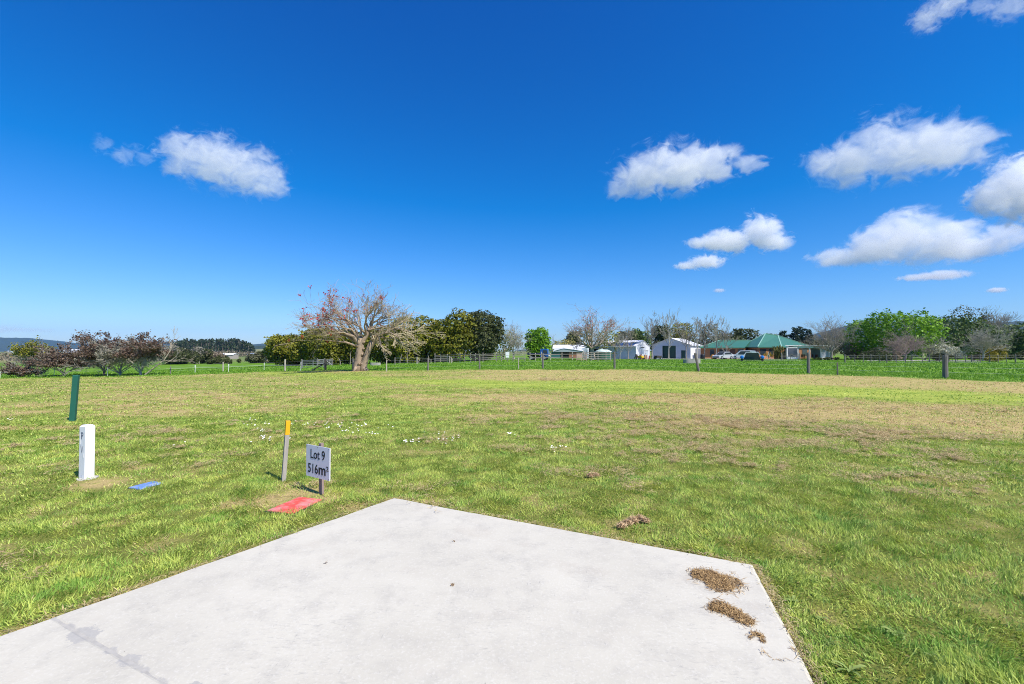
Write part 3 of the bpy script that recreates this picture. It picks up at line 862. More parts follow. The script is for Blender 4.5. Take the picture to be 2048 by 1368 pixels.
def leafy_tree(name, label, base, H, Wd, mat, group=None, cb=.15, nl=5000, size=.30, lobes=22, seed=1, bark=None, depth=None, shape='round', cat='tree', trunks=1, gap=.0, droop=.0, asp=.75, sparse=.0):
    g = np.random.default_rng(seed)
    base = Vector(base)
    root = empty(name, base); tag(root, label, cat, group)
    Dp = depth or Wd
    ch = H * (1 - cb); czz = H * cb + ch * .5
    # lobes in the crown volume
    C = []; Rl = []
    tries = 0
    while len(C) < lobes and tries < 4000:
        tries += 1
        p = g.normal(size=3); p /= np.linalg.norm(p); p *= g.uniform(.55, .98) if len(C) > lobes * .2 else g.uniform(.0, .5)
        zz = p[2]
        if shape == 'cone': wz = np.clip((1 - zz) * .62, .12, 1)
        elif shape == 'flat': wz = np.clip(1.05 - max(0, -zz) * .9, .3, 1.1)
        elif shape == 'hedge': wz = 1.0
        else: wz = 1.0
        q = np.array([p[0] * Wd * .5 * wz, p[1] * Dp * .5 * wz, czz + zz * ch * .5])
        rl = g.uniform(.17, .30) * min(Wd, ch * 1.25) * (1.0 if shape != 'cone' else .35 + .65 * wz)
        # stay within the crown box
        if abs(q[0]) + rl * .8 > Wd * .56: q[0] *= max(0, (Wd * .56 - rl * .8)) / abs(q[0])
        if q[2] + rl * .8 > H * 1.01: q[2] = H * 1.01 - rl * .8
        if q[2] - rl * .8 < H * cb * .8: q[2] = H * cb * .8 + rl * .8
        C.append(q); Rl.append(rl)
    C = np.array(C); Rl = np.array(Rl)
    wt = Rl ** 2 / (Rl ** 2).sum()
    li = g.choice(len(C), nl, p=wt)
    d = norm(g.normal(size=(nl, 3)))
    rad = Rl[li] * (1 - np.abs(g.normal(0, .16, nl))) * (1 + .18 * np.sin(d[:, 0] * 9 + li) * np.sin(d[:, 1] * 8 + li * 2) + .15 * np.sin(d[:, 2] * 11 + li * 3))
    pts = C[li] + d * rad[:, None] * np.array([1, 1, .92])
    dist = np.linalg.norm(pts[:, None, :] - C[None], axis=2) / Rl[None]
    dist[np.arange(nl), li] = 9
    keep = (dist.min(1) > .72) | (g.random(nl) < .12)
    keep &= pts[:, 2] > H * cb * .55
    if sparse: keep &= g.random(nl) > sparse
    pts, d, li = pts[keep], d[keep], li[keep]
    n = len(pts)
    nr = norm(d * .7 + g.normal(size=(n, 3)) * .55 + np.array([0, 0, .35]))
    ctone = g.uniform(-.28, .28, len(C))
    tone = np.clip(.5 + ctone[li] + g.normal(0, .20, n), 0, 1)
    pts[:, 2] -= droop * g.random(n) ** 2
    V, Fq = leaf_arrays(pts, nr, size * g.uniform(.5, 1.35, n), asp)
    link('crown', np_mesh('crown', V, Fq, np.repeat(tone, 4)), mat, root)
    tr = []
    for i in range(trunks):
        ox = (g.uniform(-.35, .35) * Wd * .6) if trunks > 1 else 0
        oy = (g.uniform(-.3, .3) * Dp * .5) if trunks > 1 else 0
        K = 5; z = np.linspace(-.2, H * max(cb + .25, .45), K)
        P = np.stack([ox + np.cumsum(g.normal(size=K)) * H * .01, oy + np.cumsum(g.normal(size=K)) * H * .01, z], 1)[None]
        Rd = (H * .024 * np.linspace(1.15, .5, K))[None] * (1 if trunks == 1 else .6)
        tr.append(tube_arrays(P, Rd, 6))
        cur = grow_level(P, Rd, 6, .55, .5, .9, .25, .4, rng_=g); tr.append(tube_arrays(cur[0], cur[1], 4))
        V, Fq = merge(tr); link('trunk', np_mesh('trunk', V, Fq, smooth=True), bark or bark_dark, root); tr = []
    return root
def conifer(name, label, base, H, Wd, mat, group=None, seed=1, size=.5, nl=2600, cb=.2, tiers=9, bark=None):
    """open crowned pine with layered tufts"""
    g = np.random.default_rng(seed); base = Vector(base)
    root = empty(name, base); tag(root, label, 'tree', group)
    K = 6; z = np.linspace(-.3, H * .96, K)
    P = np.stack([np.cumsum(g.normal(size=K)) * H * .008, np.cumsum(g.normal(size=K)) * H * .008, z], 1)[None]
    Rd = (H * .018 * np.linspace(1.1, .2, K))[None]
    n = tiers * 4
    tt = np.linspace(cb, .97, n); f = tt * (K - 1); i0 = np.minimum(f.astype(int), K - 2); fr = (f - i0)[:, None]
    st = P[0, i0] * (1 - fr) + P[0, i0 + 1] * fr
    az = np.arange(n) * 2.4 + g.uniform(-.6, .6, n)
    prof = np.interp(tt, [cb, cb + .2, .75, 1], [.65, 1, .7, .18])
    L = Wd * .5 * prof * g.uniform(.5, 1.15, n)
    d = np.stack([np.cos(az), np.sin(az), g.uniform(.05, .45, n)], 1)
    s = np.linspace(0, 1, 4)
    pts = st[:, None] + d[:, None] * (s[None, :, None] * L[:, None, None]); pts[:, :, 2] += (s ** 2)[None] * (L * .12)[:, None]
    rad = np.full((n, 1), H * .005) * np.linspace(1, .4, 4)[None]
    V, Fq = merge([tube_arrays(P, Rd, 6), tube_arrays(pts, rad, 4)]); link('trunk', np_mesh('trunk', V, Fq, smooth=True), bark or bark_dark, root)
    li = g.choice(n, nl, p=L / L.sum()); u = g.uniform(.35, 1.05, nl)
    C = st[li] + d[li] * (L[li] * u)[:, None]
    C += g.normal(size=(nl, 3)) * (np.array([.9, .9, .45]) * Wd * .055)
    C[:, 2] += (L[li] * .12) * u ** 2
    V, Fq = leaf_arrays(C, norm(g.normal(size=(nl, 3)) * .8 + np.array([0, 0, .6])), size * g.uniform(.5, 1.3, nl), .6)
    tone = np.clip(.5 + g.uniform(-.25, .25, n)[li] + g.normal(0, .2, nl), 0, 1)
    link('crown', np_mesh('crown', V, Fq, np.repeat(tone, 4)), mat, root)
    return root

# leaf colours
L_olive = leaf_mat('olive foliage', (.075, .092, .010), (.340, .325, .032))
L_dark = leaf_mat('dark foliage', (.035, .050, .014), (.130, .145, .050))
L_greyg = leaf_mat('grey green foliage', (.060, .070, .035), (.190, .190, .100))
L_bright = leaf_mat('bright spring foliage', (.060, .160, .006), (.230, .430, .020))
L_deep = leaf_mat('deep green foliage', (.040, .078, .018), (.160, .225, .065))
L_lime = leaf_mat('pale lime foliage', (.160, .190, .040), (.360, .370, .100))
L_willow = leaf_mat('yellow willow foliage', (.260, .230, .070), (.480, .430, .150))
L_pine = leaf_mat('pine needles', (.014, .034, .022), (.055, .090, .052))
L_brown = leaf_mat('purple brown foliage', (.085, .055, .042), (.260, .175, .125))
L_lichen = leaf_mat('lichen grey foliage', (.170, .160, .120), (.360, .340, .260))
L_twig = leaf_mat('fawn twigs', (.200, .150, .100), (.380, .310, .220))
L_red = leaf_mat('coral red blossom', (.30, .020, .015), (.72, .075, .040), .2)
L_wflow = leaf_mat('cream blossom', (.150, .200, .060), (.800, .760, .620), .2)
L_gold = leaf_mat('golden shrub foliage', (.130, .130, .015), (.400, .320, .030))

# ================================================================== the big coral tree on the boundary
def coral_tree():
    base = G(722, 741.5)
    s = base.y / F / 5.69
    root = empty('coral_tree', base); tag(root, 'large spreading bare coral tree with red blossoms and thick pale trunk', 'tree')
    g = np.random.default_rng(12)
    def lim(pts, r0, r1, dep):
        n = len(pts)
        P = [((cx - 925) * s, dep * (i / max(1, n - 1)), (1130 - cy) * s) for i, (cx, cy) in enumerate(pts)]
        return P, np.linspace(r0, r1, n)
    trunk = MB()
    trunk.tube([(-.35, 0, -.3), (-.30, 0, .5), (-.16, 0, 1.6), (-.08, 0, 2.6), (-.04, .05, 3.3)], [.62, .47, .40, .35, .30], 12)
    trunk.tube([(.22, -.1, -.3), (.30, -.1, .5), (.62, -.15, 1.6), (.98, -.15, 2.6), (1.16, -.1, 3.0)], [.44, .34, .29, .28, .22], 10)
    for i in range(9):
        a = g.uniform(0, 6.28); trunk.tube([(-.1 + .55 * math.cos(a), .5 * math.sin(a) * .8, .35), (-.1 + .95 * math.cos(a), .8 * math.sin(a), -.1)], [.20, .08], 6)
    for i in range(14):       # warts and cut stubs on the bark
        a = g.uniform(0, 6.28); z = g.uniform(.6, 3.0); x = -.1 + .45 * math.cos(a)
        trunk.tube([(x * .7, .3 * math.sin(a), z), (x * 1.25, .55 * math.sin(a), z + .15)], [.16, .07], 6)
    tk = trunk.build('trunk', pm('coral bark', (.31, .235, .165), .9, .5, 3.2, bump=1.0), root, smooth=True)
    limbs = [lim([(915, 830), (870, 735), (780, 675), (680, 655), (560, 620)], .30, .12, -1.5),
             lim([(915, 830), (820, 700), (720, 600), (640, 470), (600, 380)], .24, .08, 2.0),
             lim([(930, 810), (1000, 700), (1030, 610), (1075, 500), (1080, 380)], .30, .10, .3),
             lim([(1000, 700), (930, 570), (840, 490), (720, 440), (600, 430)], .20, .07, -1.0),
             lim([(1030, 610), (960, 480), (930, 380), (950, 280)], .16, .06, 1.8),
             lim([(1035, 610), (1130, 590), (1280, 545), (1420, 510)], .17, .05, -.6),
             lim([(1075, 500), (1160, 420), (1260, 360), (1330, 330)], .13, .05, 1.2),
             lim([(900, 860), (820, 815), (690, 800), (560, 790), (450, 770)], .13, .04, -1.8),
             lim([(930, 800), (860, 640), (760, 540), (640, 560), (420, 560)], .16, .05, -2.6),
             lim([(900, 820), (740, 720), (560, 690), (420, 600), (330, 540)], .15, .05, .8),
             lim([(1000, 700), (1000, 560), (1060, 420), (1180, 300)], .14, .05, -2.2),
             lim([(930, 800), (880, 600), (820, 420), (760, 320)], .15, .05, 2.6),
             lim([(915, 830), (820, 690), (690, 560), (560, 430), (470, 370)], .16, .05, -.4),
             lim([(930, 800), (880, 640), (780, 480), (690, 360), (640, 300)], .15, .05, -1.4),
             lim([(1035, 610), (1130, 500), (1240, 420), (1350, 400)], .13, .05, 2.0),
             lim([(1075, 500), (1110, 400), (1140, 300), (1160, 240)], .12, .05, -.8),
             lim([(1000, 700), (1080, 620), (1220, 600), (1360, 600)], .12, .05, 1.6)]
    P = np.stack([poly4(p, r)[0] for p, r in limbs]); Rd = np.stack([poly4(p, r)[1] for p, r in limbs])
    arr = [tube_arrays(P, Rd, 7)]
    cur = (P, Rd); tw = []
    for c, ra, sp_, up in ((6, .42, .85, .12), (5, .60, .85, .10), (4, .62, .85, .10), (2, .60, .9, .12)):
        cur = grow_level(cur[0], cur[1], c, ra, .58, sp_, up, .3, .3, rng_=g); cur = (cur[0], np.maximum(cur[1], .014)); tw.append(tube_arrays(cur[0], cur[1], 4 if len(tw) < 2 else 3))
    tips = cur[0].reshape(-1, 3)
    # dead, drooping pale limbs on the right
    dl_ = [lim([(1050, 850), (1090, 740), (1200, 690), (1320, 700), (1400, 760)], .15, .05, -1.2), lim([(1050, 850), (1120, 720), (1240, 650), (1360, 640), (1460, 680)], .14, .05, .6),
           lim([(1050, 850), (1060, 750), (1110, 690), (1180, 760), (1200, 850)], .14, .05, -1.6), lim([(1050, 850), (1130, 750), (1230, 740), (1310, 780), (1370, 830)], .12, .05, 1.4),
           lim([(1060, 840), (1030, 740), (1050, 660), (1130, 690), (1170, 780)], .13, .05, .8)]
    P2 = np.stack([poly4(p, r)[0] for p, r in dl_]); R2 = np.stack([poly4(p, r)[1] for p, r in dl_])
    arr.append(tube_arrays(P2, R2, 6))
    c2 = (P2, R2); dw = []
    for c, ra, sp_ in ((9, .42, .6), (5, .55, .65), (4, .55, .75)):
        c2 = grow_level(c2[0], c2[1], c, ra, .60, sp_, .02, .2, .35, rng_=g); c2 = (c2[0], np.maximum(c2[1], .016)); dw.append(tube_arrays(c2[0], c2[1], 4))
    allv = np.concatenate([v for v, _ in tw])
    H_ = 168 * base.y / F; kz = H_ / np.percentile(allv[:, 2], 99.6)
    kl = (128 * base.y / F) / -np.percentile(allv[:, 0], .6); kr = (96 * base.y / F) / np.percentile(allv[:, 0], 99.4)
    def fit(q):
        q = q.copy(); z = q[..., 2]; wg = np.clip((z - 2.0) / 2.0, 0, 1)
        q[..., 0] = q[..., 0] * (1 - wg + wg * np.where(q[..., 0] < 0, min(kl, 1), min(kr, 1)))
        q[..., 2] = np.where(z > 3, 3 + (z - 3) * min(1, (H_ - 3) / (np.percentile(allv[:, 2], 99.6) - 3)), z)
        return q
    arr[0] = (fit(arr[0][0]), arr[0][1]); tw = [(fit(v), f) for v, f in tw]; tips = fit(tips)
    V, Fq = merge(arr); link('limbs', np_mesh('limbs', V, Fq, smooth=True), pm('coral bark', (.4, .3, .2)), root)
    V, Fq = merge(tw); link('branches', np_mesh('branches', V, Fq), pm('coral twigs', (.37, .30, .215), .9, .35, 1.5), root)
    V, Fq = merge(dw); o = link('dead_branches', np_mesh('dead_branches', V, Fq), pm('coral dead wood', (.50, .41, .27), .9, .3, 1.5), root); o['label'] = 'tangle of drooping pale dead branches'
    # red blossom heads, mostly in the upper left of the crown
    xw = np.interp(tips[:, 0], [-6.5, -3.0, 0, 3, 5], [1, .9, .18, .10, .0]) * np.interp(tips[:, 2], [2, 4, 6], [.1, .6, 1])
    idx = g.choice(len(tips), 120, replace=False, p=xw / xw.sum())
    C = np.repeat(tips[idx], 9, 0) + g.normal(size=(120 * 9, 3)) * .10
    V, Fq = leaf_arrays(C, g.normal(size=C.shape), .20 * g.uniform(.6, 1.3, len(C)), .5)
    link('blossom', np_mesh('blossom', V, Fq, np.repeat(g.random(len(C)), 4)), L_red, root)
    # straw-coloured ferny growth low in the crown
coral_tree()

# ================================================================== trees and shrubs, left to right
def HW(px0, px1, top, D, base):
    return zat(top, D) - base.z, (px1 - px0) * D / F
def at_base(px, py): return G(px, py)
# wind-shaped scrub at the left
def shrub(nm, label, px, py, px0, px1, top, seed, leafm, bark, n_leaf, sz, levels=(5, 4, 4, 3), limbs=9, D=None, style='vase', trunk_h=.10, up=.05, spread=.75, sel=None, group=None, rmin=.014, cat='tree', ratio=.6):
    b = G(px, py) if D is None else onground(px, D)
    H, Wd = HW(px0, px1, top, b.y, b)
    return bare_tree(nm, label, b, H, Wd, group, limbs, levels, bark, trunk_h, None, spread, up, seed, rmin, style, None, (leafm, n_leaf, sz, sel) if leafm else None, cat, ratio=ratio)
top_half = lambda f: (lambda T: T[T[:, 2] > f * T[:, 2].max()])
shrub('windswept_shrub', 'low grey and purple windswept shrub by the electric fence', 38, 754, 0, 62, 726, 3, L_brown, bark_lichen, 3200, .19, cat='shrub')
shrub('windswept_tree', 'olive flat topped windswept tree behind the brown scrub', 62, 748, 30, 92, 684, 4, L_olive, bark_lichen, 3600, .24, sel=top_half(.5))
shrub('windswept_tree', 'purple brown windswept tree with pale lichen branches above the white insulator post', 128, 752, 55, 172, 690, 5, L_brown, bark_lichen, 8500, .20, sel=top_half(.28))
shrub('windswept_tree', 'rounded brown windswept tree forking low on two dark trunks', 206, 751.5, 160, 262, 668, 6, L_brown, bark_mid, 9000, .21, sel=top_half(.36), trunk_h=.16)
shrub('windswept_tree', 'bare grey branched windswept tree with thin brown top', 240, 751, 196, 312, 678, 7, L_lichen, bark_lichen, 4500, .18, sel=top_half(.35), levels=(5, 4, 4, 3))
shrub('windswept_tree', 'brown windswept tree with a long pale limb leaning over the pasture', 284, 750, 255, 346, 669, 8, L_brown, bark_lichen, 8000, .21, sel=top_half(.42))
b = G(290, 750)
lr = empty('fallen_limb', b); tag(lr, 'long pale dead limb reaching up beside the brown scrub', 'branch')
s_ = b.y / F
Lp = np.array([[(0, 0, 0), (20 * s_, 0, 16 * s_), (38 * s_, 0, 30 * s_), (48 * s_, .2, 50 * s_)]], float); Lr = np.array([[.10, .08, .06, .04]])
g_ = np.random.default_rng(5); cur = (Lp, Lr); aa = [tube_arrays(Lp, Lr, 6)]
for c in (6, 4, 3):
    cur = grow_level(cur[0], cur[1], c, .5, .6, .7, .1, .4, .3, rng_=g_); aa.append(tube_arrays(cur[0], np.maximum(cur[1], .014), 4))
V, Fq = merge(aa); link('limb', np_mesh('limb', V, Fq), bark_pale, lr)

# low scrub along the far side of the pasture, left
scrub = [(355, 692, 335, 385, L_lichen, 'lichen grey bush beside the brown windswept trees', 125), (385, 697, 350, 425, L_dark, 'low dark green bush between two grey bushes', 122), (402, 693, 382, 420, L_lichen, 'lichen grey bush in front of the far pines', 128),
         (345, 703, 318, 372, L_dark, 'low dark bush under the long pale limb', 120), (430, 704, 412, 452, L_twig, 'fawn twiggy bush at the edge of the pasture', 126), (450, 713, 416, 480, L_dark, 'low dark spreading bush in front of the long white shed', 120),
         (508, 708, 496, 522, L_greyg, 'small grey green bush in the pasture gap', 120), (524, 702, 516, 534, L_dark, 'small dark upright shrub beside the far house', 121), (545, 703, 530, 562, L_twig, 'fawn leafless bush beside the olive hedge trees', 116)]
for i, (px, tp, x0, x1, mt, lb, D) in enumerate(scrub):
    b = onground(px, D); H, Wd = HW(x0, x1, tp, D, b)
    leafy_tree('scrub_bush', lb, b, H, Wd, mt, 'scrub along the far edge of the pasture', cb=.0, nl=4200, size=.42, lobes=20, seed=40 + i, trunks=3, bark=bark_lichen, cat='bush', sparse=.1)

# dense olive shelter belt
belt = [(583, 672, 548, 622, 84, L_olive, 'olive leaved shelter tree at the end of the row by the gate'), (636, 659, 600, 690, 80, L_olive, 'olive shelter tree left of the coral tree trunk'), (692, 664, 655, 735, 82, L_olive, 'olive shelter tree directly behind the coral tree trunk'),
        (770, 660, 730, 810, 83, L_olive, 'olive shelter tree behind the drooping dead branches'), (828, 637, 783, 868, 79, L_olive, 'tall olive shelter tree right of the coral tree'), (872, 652, 850, 900, 82, L_greyg, 'grey green thin shelter tree between two olive trees'),
        (913, 624, 875, 954, 78, L_olive, 'broad yellow olive shelter tree, tallest of the row'), (965, 627, 932, 994, 80, L_dark, 'dark grey green shelter tree at the yard end of the row')]
for i, (px, tp, x0, x1, D, mt, lb) in enumerate(belt):
    b = onground(px, D); H, Wd = HW(x0 - 5, x1 + 5, tp, D, b)
    leafy_tree('shelter_tree', lb, b, H, Wd, mt, 'shelter belt behind the pasture', cb=.03, nl=24000, size=.40, lobes=46, seed=60 + i, depth=7.0, bark=bark_mid)
b = onground(845, 96); H, Wd = HW(832, 866, 622, 96, b)
leafy_tree('poplar', 'pale green tree tip showing above the olive shelter belt', b, H, Wd, L_lime, None, cb=.3, nl=2200, size=.34, lobes=12, seed=80, shape='cone')
# dead pale trunks inside the belt
for i, (px, D) in enumerate([(800, 74), (816, 75), (838, 74), (857, 75), (880, 75), (905, 74), (930, 75), (660, 76), (680, 77), (700, 77)]):
    b = onground(px, D)
    K = 4; hs_ = 1.6 + .8 * math.sin(i * 2.3); P = np.array([[(0, 0, -.2), (.10 * math.sin(i * 5), 0, .35 * hs_), (.22 * math.sin(i * 3 + 1), 0, .7 * hs_), (.30 * math.cos(i * 2), 0, hs_)]]); V, Fq = tube_arrays(P, np.array([[.085, .07, .06, .03]]), 6)
    o = link('dead_sapling', np_mesh('dead_sapling', V, Fq, smooth=True), bark_grey, None, b); tag(o, 'thin pale dead sapling standing under the shelter belt', 'sapling', 'dead saplings under the shelter belt')

# middle group by the yards
b = onground(1008, 92); H, Wd = HW(975, 1045, 662, 92, b)
leafy_tree('willow', 'soft lime green willow beside the dark shelter tree', b, H, Wd, L_lime, None, cb=.08, nl=4200, size=.34, lobes=20, seed=91, bark=bark_pale, sparse=.25)
b = onground(1030, 88); H, Wd = HW(995, 1066, 645, 88, b)
bare_tree('bare_tree', 'pale grey leafless tree in front of the bright green tree', b, H, Wd, None, 7, (6, 5, 4, 3), bark_lichen, .2, None, .85, .12, 92, .014)
b = onground(1072, 96); H, Wd = HW(1042, 1092, 657, 96, b)
leafy_tree('green_tree', 'vivid spring green tree behind the blue truck', b, H, Wd, L_bright, None, cb=.03, nl=9000, size=.42, lobes=26, seed=93)
b = onground(1128, 122); H, Wd = HW(1100, 1150, 679, 122, b)
leafy_tree('willow', 'yellow green willow behind the curved roof barn', b, H, Wd, L_willow, None, cb=.05, nl=3000, size=.42, lobes=16, seed=94, sparse=.15)
b = onground(1118, 128); H, Wd = HW(1095, 1140, 669, 128, b)
bare_tree('bare_tree', 'small leafless tree above the yellow willow', b, H, Wd, None, 6, (4, 4, 3), bark_grey, .3, None, .7, .25, 95, .02)
# second coral tree by the tank
b = onground(1186, 80); H, Wd = HW(1128, 1242, 615, 80, b)
sel = lambda T: T[(T[:, 2] > .5 * T[:, 2].max())]
bare_tree('coral_tree', 'leafless coral tree with scattered dark red blossoms beside the green tank', b, H, Wd, None, 9, (6, 5, 4, 3), pm('coral bark 2', (.36, .30, .235), .9, .35, 2.2), .30, .36, .85, .10, 96, .014, 'round', flowers=(L_red, 420, .17, sel), ratio=.58)
b = onground(1215, 95); H, Wd = HW(1185, 1238, 663, 95, b)
leafy_tree('willow', 'olive yellow tree showing through the tank side coral tree', b, H, Wd, L_lime, None, cb=.1, nl=2800, size=.36, lobes=16, seed=97, sparse=.2)

# pines and evergreens behind the sheds and house
ev = [(1150, 663, 1138, 1172, 128, L_dark, 'dark evergreen behind the tank side coral tree'), (1245, 664, 1220, 1275, 122, L_greyg, 'brownish evergreen behind the solar panel shed roof'), (1275, 656, 1255, 1300, 126, L_deep, 'dark rounded evergreen rising above the solar panel shed'), (1322, 650, 1306, 1344, 128, L_dark, 'dark evergreen between the two sheds'),
      (1362, 645, 1335, 1392, 130, L_olive, 'broad olive evergreen above the gable shed ridge'), (1415, 652, 1385, 1450, 125, L_greyg, 'fawn green tree above the left wing of the house'), (1448, 668, 1430, 1475, 140, L_dark, 'dark tree above the garage roof of the house'), (1493, 658, 1472, 1522, 142, L_dark, 'dark rounded tree just left of the roof peak'),
      (1545, 668, 1530, 1570, 150, L_dark, 'low dark tree just right of the roof peak'), (1640, 672, 1600, 1690, 150, L_greyg, 'grey green trees behind the patio')]
for i, (px, tp, x0, x1, D, mt, lb) in enumerate(ev):
    b = onground(px, D); H, Wd = HW(x0, x1, tp, D, b)
    leafy_tree('evergreen_tree', lb, b, H, Wd, mt, 'trees behind the farm buildings', cb=.05, nl=6500, size=.52, lobes=26, seed=120 + i, bark=bark_mid)
pn = [(1565, 660, 1550, 1580, 150, 'small dark pine right of the house roof peak'), (1592, 653, 1576, 1606, 152, 'dark layered pine over the right roof slope'), (1602, 651, 1588, 1622, 156, 'tallest dark pine over the right roof slope'), (1618, 657, 1606, 1634, 150, 'narrow dark pine beside the bare tree'), (1476, 657, 1468, 1490, 150, 'thin dark pine left of the roof peak')]
for i, (px, tp, x0, x1, D, lb) in enumerate(pn):
    b = onground(px, D); H, Wd = HW(x0, x1, tp, D, b)
    conifer('pine_tree', lb, b, H, Wd, L_pine, 'pines behind the house', 140 + i, .6, 1800)
# row of thin bare trees along the drive
bt = [(1257, 647, 1240, 1272, 88, 'short thin bare tree in front of the solar panel shed wall'), (1239, 668, 1228, 1250, 87, 'thinnest bare sapling in front of the solar panel shed wall'), (1304, 624, 1284, 1322, 90, 'tall thin bare tree between the solar shed and the gable shed'), (1337, 621, 1316, 1362, 89, 'tall thin bare tree before the open shed door'),
      (1372, 641, 1352, 1394, 90, 'thin bare tree before the small shed door'), (1393, 634, 1382, 1404, 88, 'slender bare tree at the gable shed corner'), (1409, 631, 1393, 1430, 91, 'bushy topped bare tree left of the house'), (1432, 633, 1416, 1458, 89, 'thin bare tree leaning before the brick garage'), (1452, 662, 1440, 1468, 88, 'small bare tree beside the parked silver car')]
for i, (px, tp, x0, x1, D, lb) in enumerate(bt):
    b = onground(px, D); H, Wd = HW(x0, x1, tp, D, b)
    bare_tree('bare_tree', lb, b, H, Wd, 'thin bare trees along the farm drive', 24, (4, 3, 3), bark_lichen if i % 2 else bark_grey, .2, H * .017, .6, .3, 160 + i, .017, 'leader', ratio=.5)
# right of the house
b = onground(1664, 84); H, Wd = HW(1618, 1714, 634, 84, b)
bare_tree('bare_tree', 'wide leafless tree at the right end of the patio', b, H, Wd, None, 8, (6, 5, 4, 3), bark_grey, .22, .22, .85, .12, 180, .013)
rt = [(1700, 682, 1672, 1730, 92, L_greyg, 'grey green willow shrub behind the bare patio tree', .02, .2), (1718, 692, 1700, 1745, 88, L_twig, 'fawn twiggy shrub left of the bright round tree', .02, .2)]
for i, (px, tp, x0, x1, D, mt, lb, cb, spz) in enumerate(rt):
    b = onground(px, D); H, Wd = HW(x0, x1, tp, D, b)
    leafy_tree('garden_shrub', lb, b, H, Wd, mt, 'shrubs beside the house lawn', cb=cb, nl=2600, size=.32, lobes=14, seed=190 + i, trunks=3, cat='shrub', sparse=spz)
b = onground(1786, 84); H, Wd = HW(1719, 1852, 628, 84, b)
leafy_tree('green_tree', 'vivid green round leafy tree in the garden on the right', b, H, Wd, L_bright, None, cb=.03, nl=26000, size=.42, lobes=46, seed=200)
b = onground(1920, 92); H, Wd = HW(1866, 1982, 636, 92, b)
leafy_tree('evergreen_tree', 'large dark glossy evergreen behind the cream flowering bush', b, H, Wd, L_deep, None, cb=.03, nl=16000, size=.46, lobes=40, seed=201)
b = onground(2022, 90); H, Wd = HW(1966, 2085, 652, 90, b)
leafy_tree('evergreen_tree', 'grey green evergreen mass right of the golden shrub', b, H, Wd, L_deep, None, cb=.03, nl=16000, size=.46, lobes=40, seed=202)
b = onground(1936, 118); H, Wd = HW(1905, 1966, 613, 118, b)
leafy_tree('poplar', 'pale grey green poplar rising behind the dark evergreen', b, H, Wd, L_greyg, None, cb=.2, nl=2600, size=.4, lobes=16, seed=203, sparse=.3)
b = onground(1962, 120); H, Wd = HW(1945, 1985, 625, 120, b)
conifer('pine_tree', 'dark pine tip behind the big evergreen', b, H, Wd, L_pine, None, 204, .5, 1400)
b = onground(1992, 116); H, Wd = HW(1958, 2030, 617, 116, b)
bare_tree('bare_tree', 'leafless tree with open top standing above the evergreens', b, H, Wd, None, 8, (5, 4, 4, 3), bark_grey, .4, None, .75, .2, 205, .02)
b = onground(1808, 75); H, Wd = HW(1772, 1846, 650, 75, b)
bare_tree('bare_tree', 'small grey brown bare tree in front of the bright round tree', b, H, Wd, None, 8, (6, 5, 4, 3), pm('fawn bark', (.33, .26, .22), .9, .3, 2), .25, None, .85, .1, 206, .014)
b = onground(1852, 78); H, Wd = HW(1806, 1912, 668, 78, b)
bare_tree('bare_tree', 'low bare tree with crossing silver limbs beside the flowering bush', b, H, Wd, None, 7, (4, 4, 4, 3), bark_lichen, .08, .14, .7, .08, 207, .015, 'vase')
b = onground(1967, 72); H, Wd = HW(1925, 2010, 652, 72, b)
bare_tree('bare_tree', 'grey bare garden tree before the large dark evergreen', b, H, Wd, None, 8, (6, 5, 4, 3), bark_lichen, .3, None, .85, .1, 208, .014)
sh = [(1906, 690, 1868, 1938, 74, L_wflow, 'cream flowering bush behind the wire fence', .02, 3600, .26), (1992, 692, 1968, 2022, 73, L_gold, 'golden olive shrub beside the bare garden tree', .0, 3000, .26), (1768, 706, 1756, 1786, 70, L_dark, 'small dark green shrub by the wire fence', .0, 1400, .22),
      (1795, 703, 1784, 1808, 78, L_twig, 'small pinkish bare shrub beneath the bright round tree', .05, 1100, .2), (1745, 693, 1728, 1762, 78, L_greyg, 'grey green shrub left of the bright tree trunk', .0, 1600, .26), (1955, 708, 1938, 1965, 74, L_twig, 'small russet shrub left of the bare garden tree', .0, 900, .2),
      (1878, 707, 1862, 1896, 73, L_dark, 'dark green low bush under the silver limbed tree', .0, 1400, .24), (1983, 712, 1975, 2000, 66, L_gold, 'low yellow green clump at the fence line', .0, 900, .2)]
for i, (px, tp, x0, x1, D, mt, lb, cb, nl, sz) in enumerate(sh):
    b = onground(px, D); H, Wd = HW(x0, x1, tp, D, b)
    leafy_tree('garden_shrub', lb, b, H, Wd, mt, 'garden shrubs on the right', cb=cb, nl=nl, size=sz, lobes=16, seed=220 + i, trunks=3, cat='shrub', bark=bark_grey, sparse=.1)
b = onground(2040, 80); H, Wd = HW(1995, 2100, 702, 80, b)
leafy_tree('hedge', 'dark clipped hedge beyond the right hand fence', b, H, Wd, L_dark, None, cb=.0, nl=2600, size=.25, lobes=20, seed=240, depth=2, cat='hedge', trunks=3)
b = onground(1652, 82); H, Wd = HW(1618, 1690, 716, 82, b)
leafy_tree('low_hedge', 'low clipped dark hedge along the patio edge', b, max(H, .5), Wd, L_dark, None, cb=.0, nl=2600, size=.16, lobes=26, seed=241, depth=1.2, cat='hedge', trunks=3)
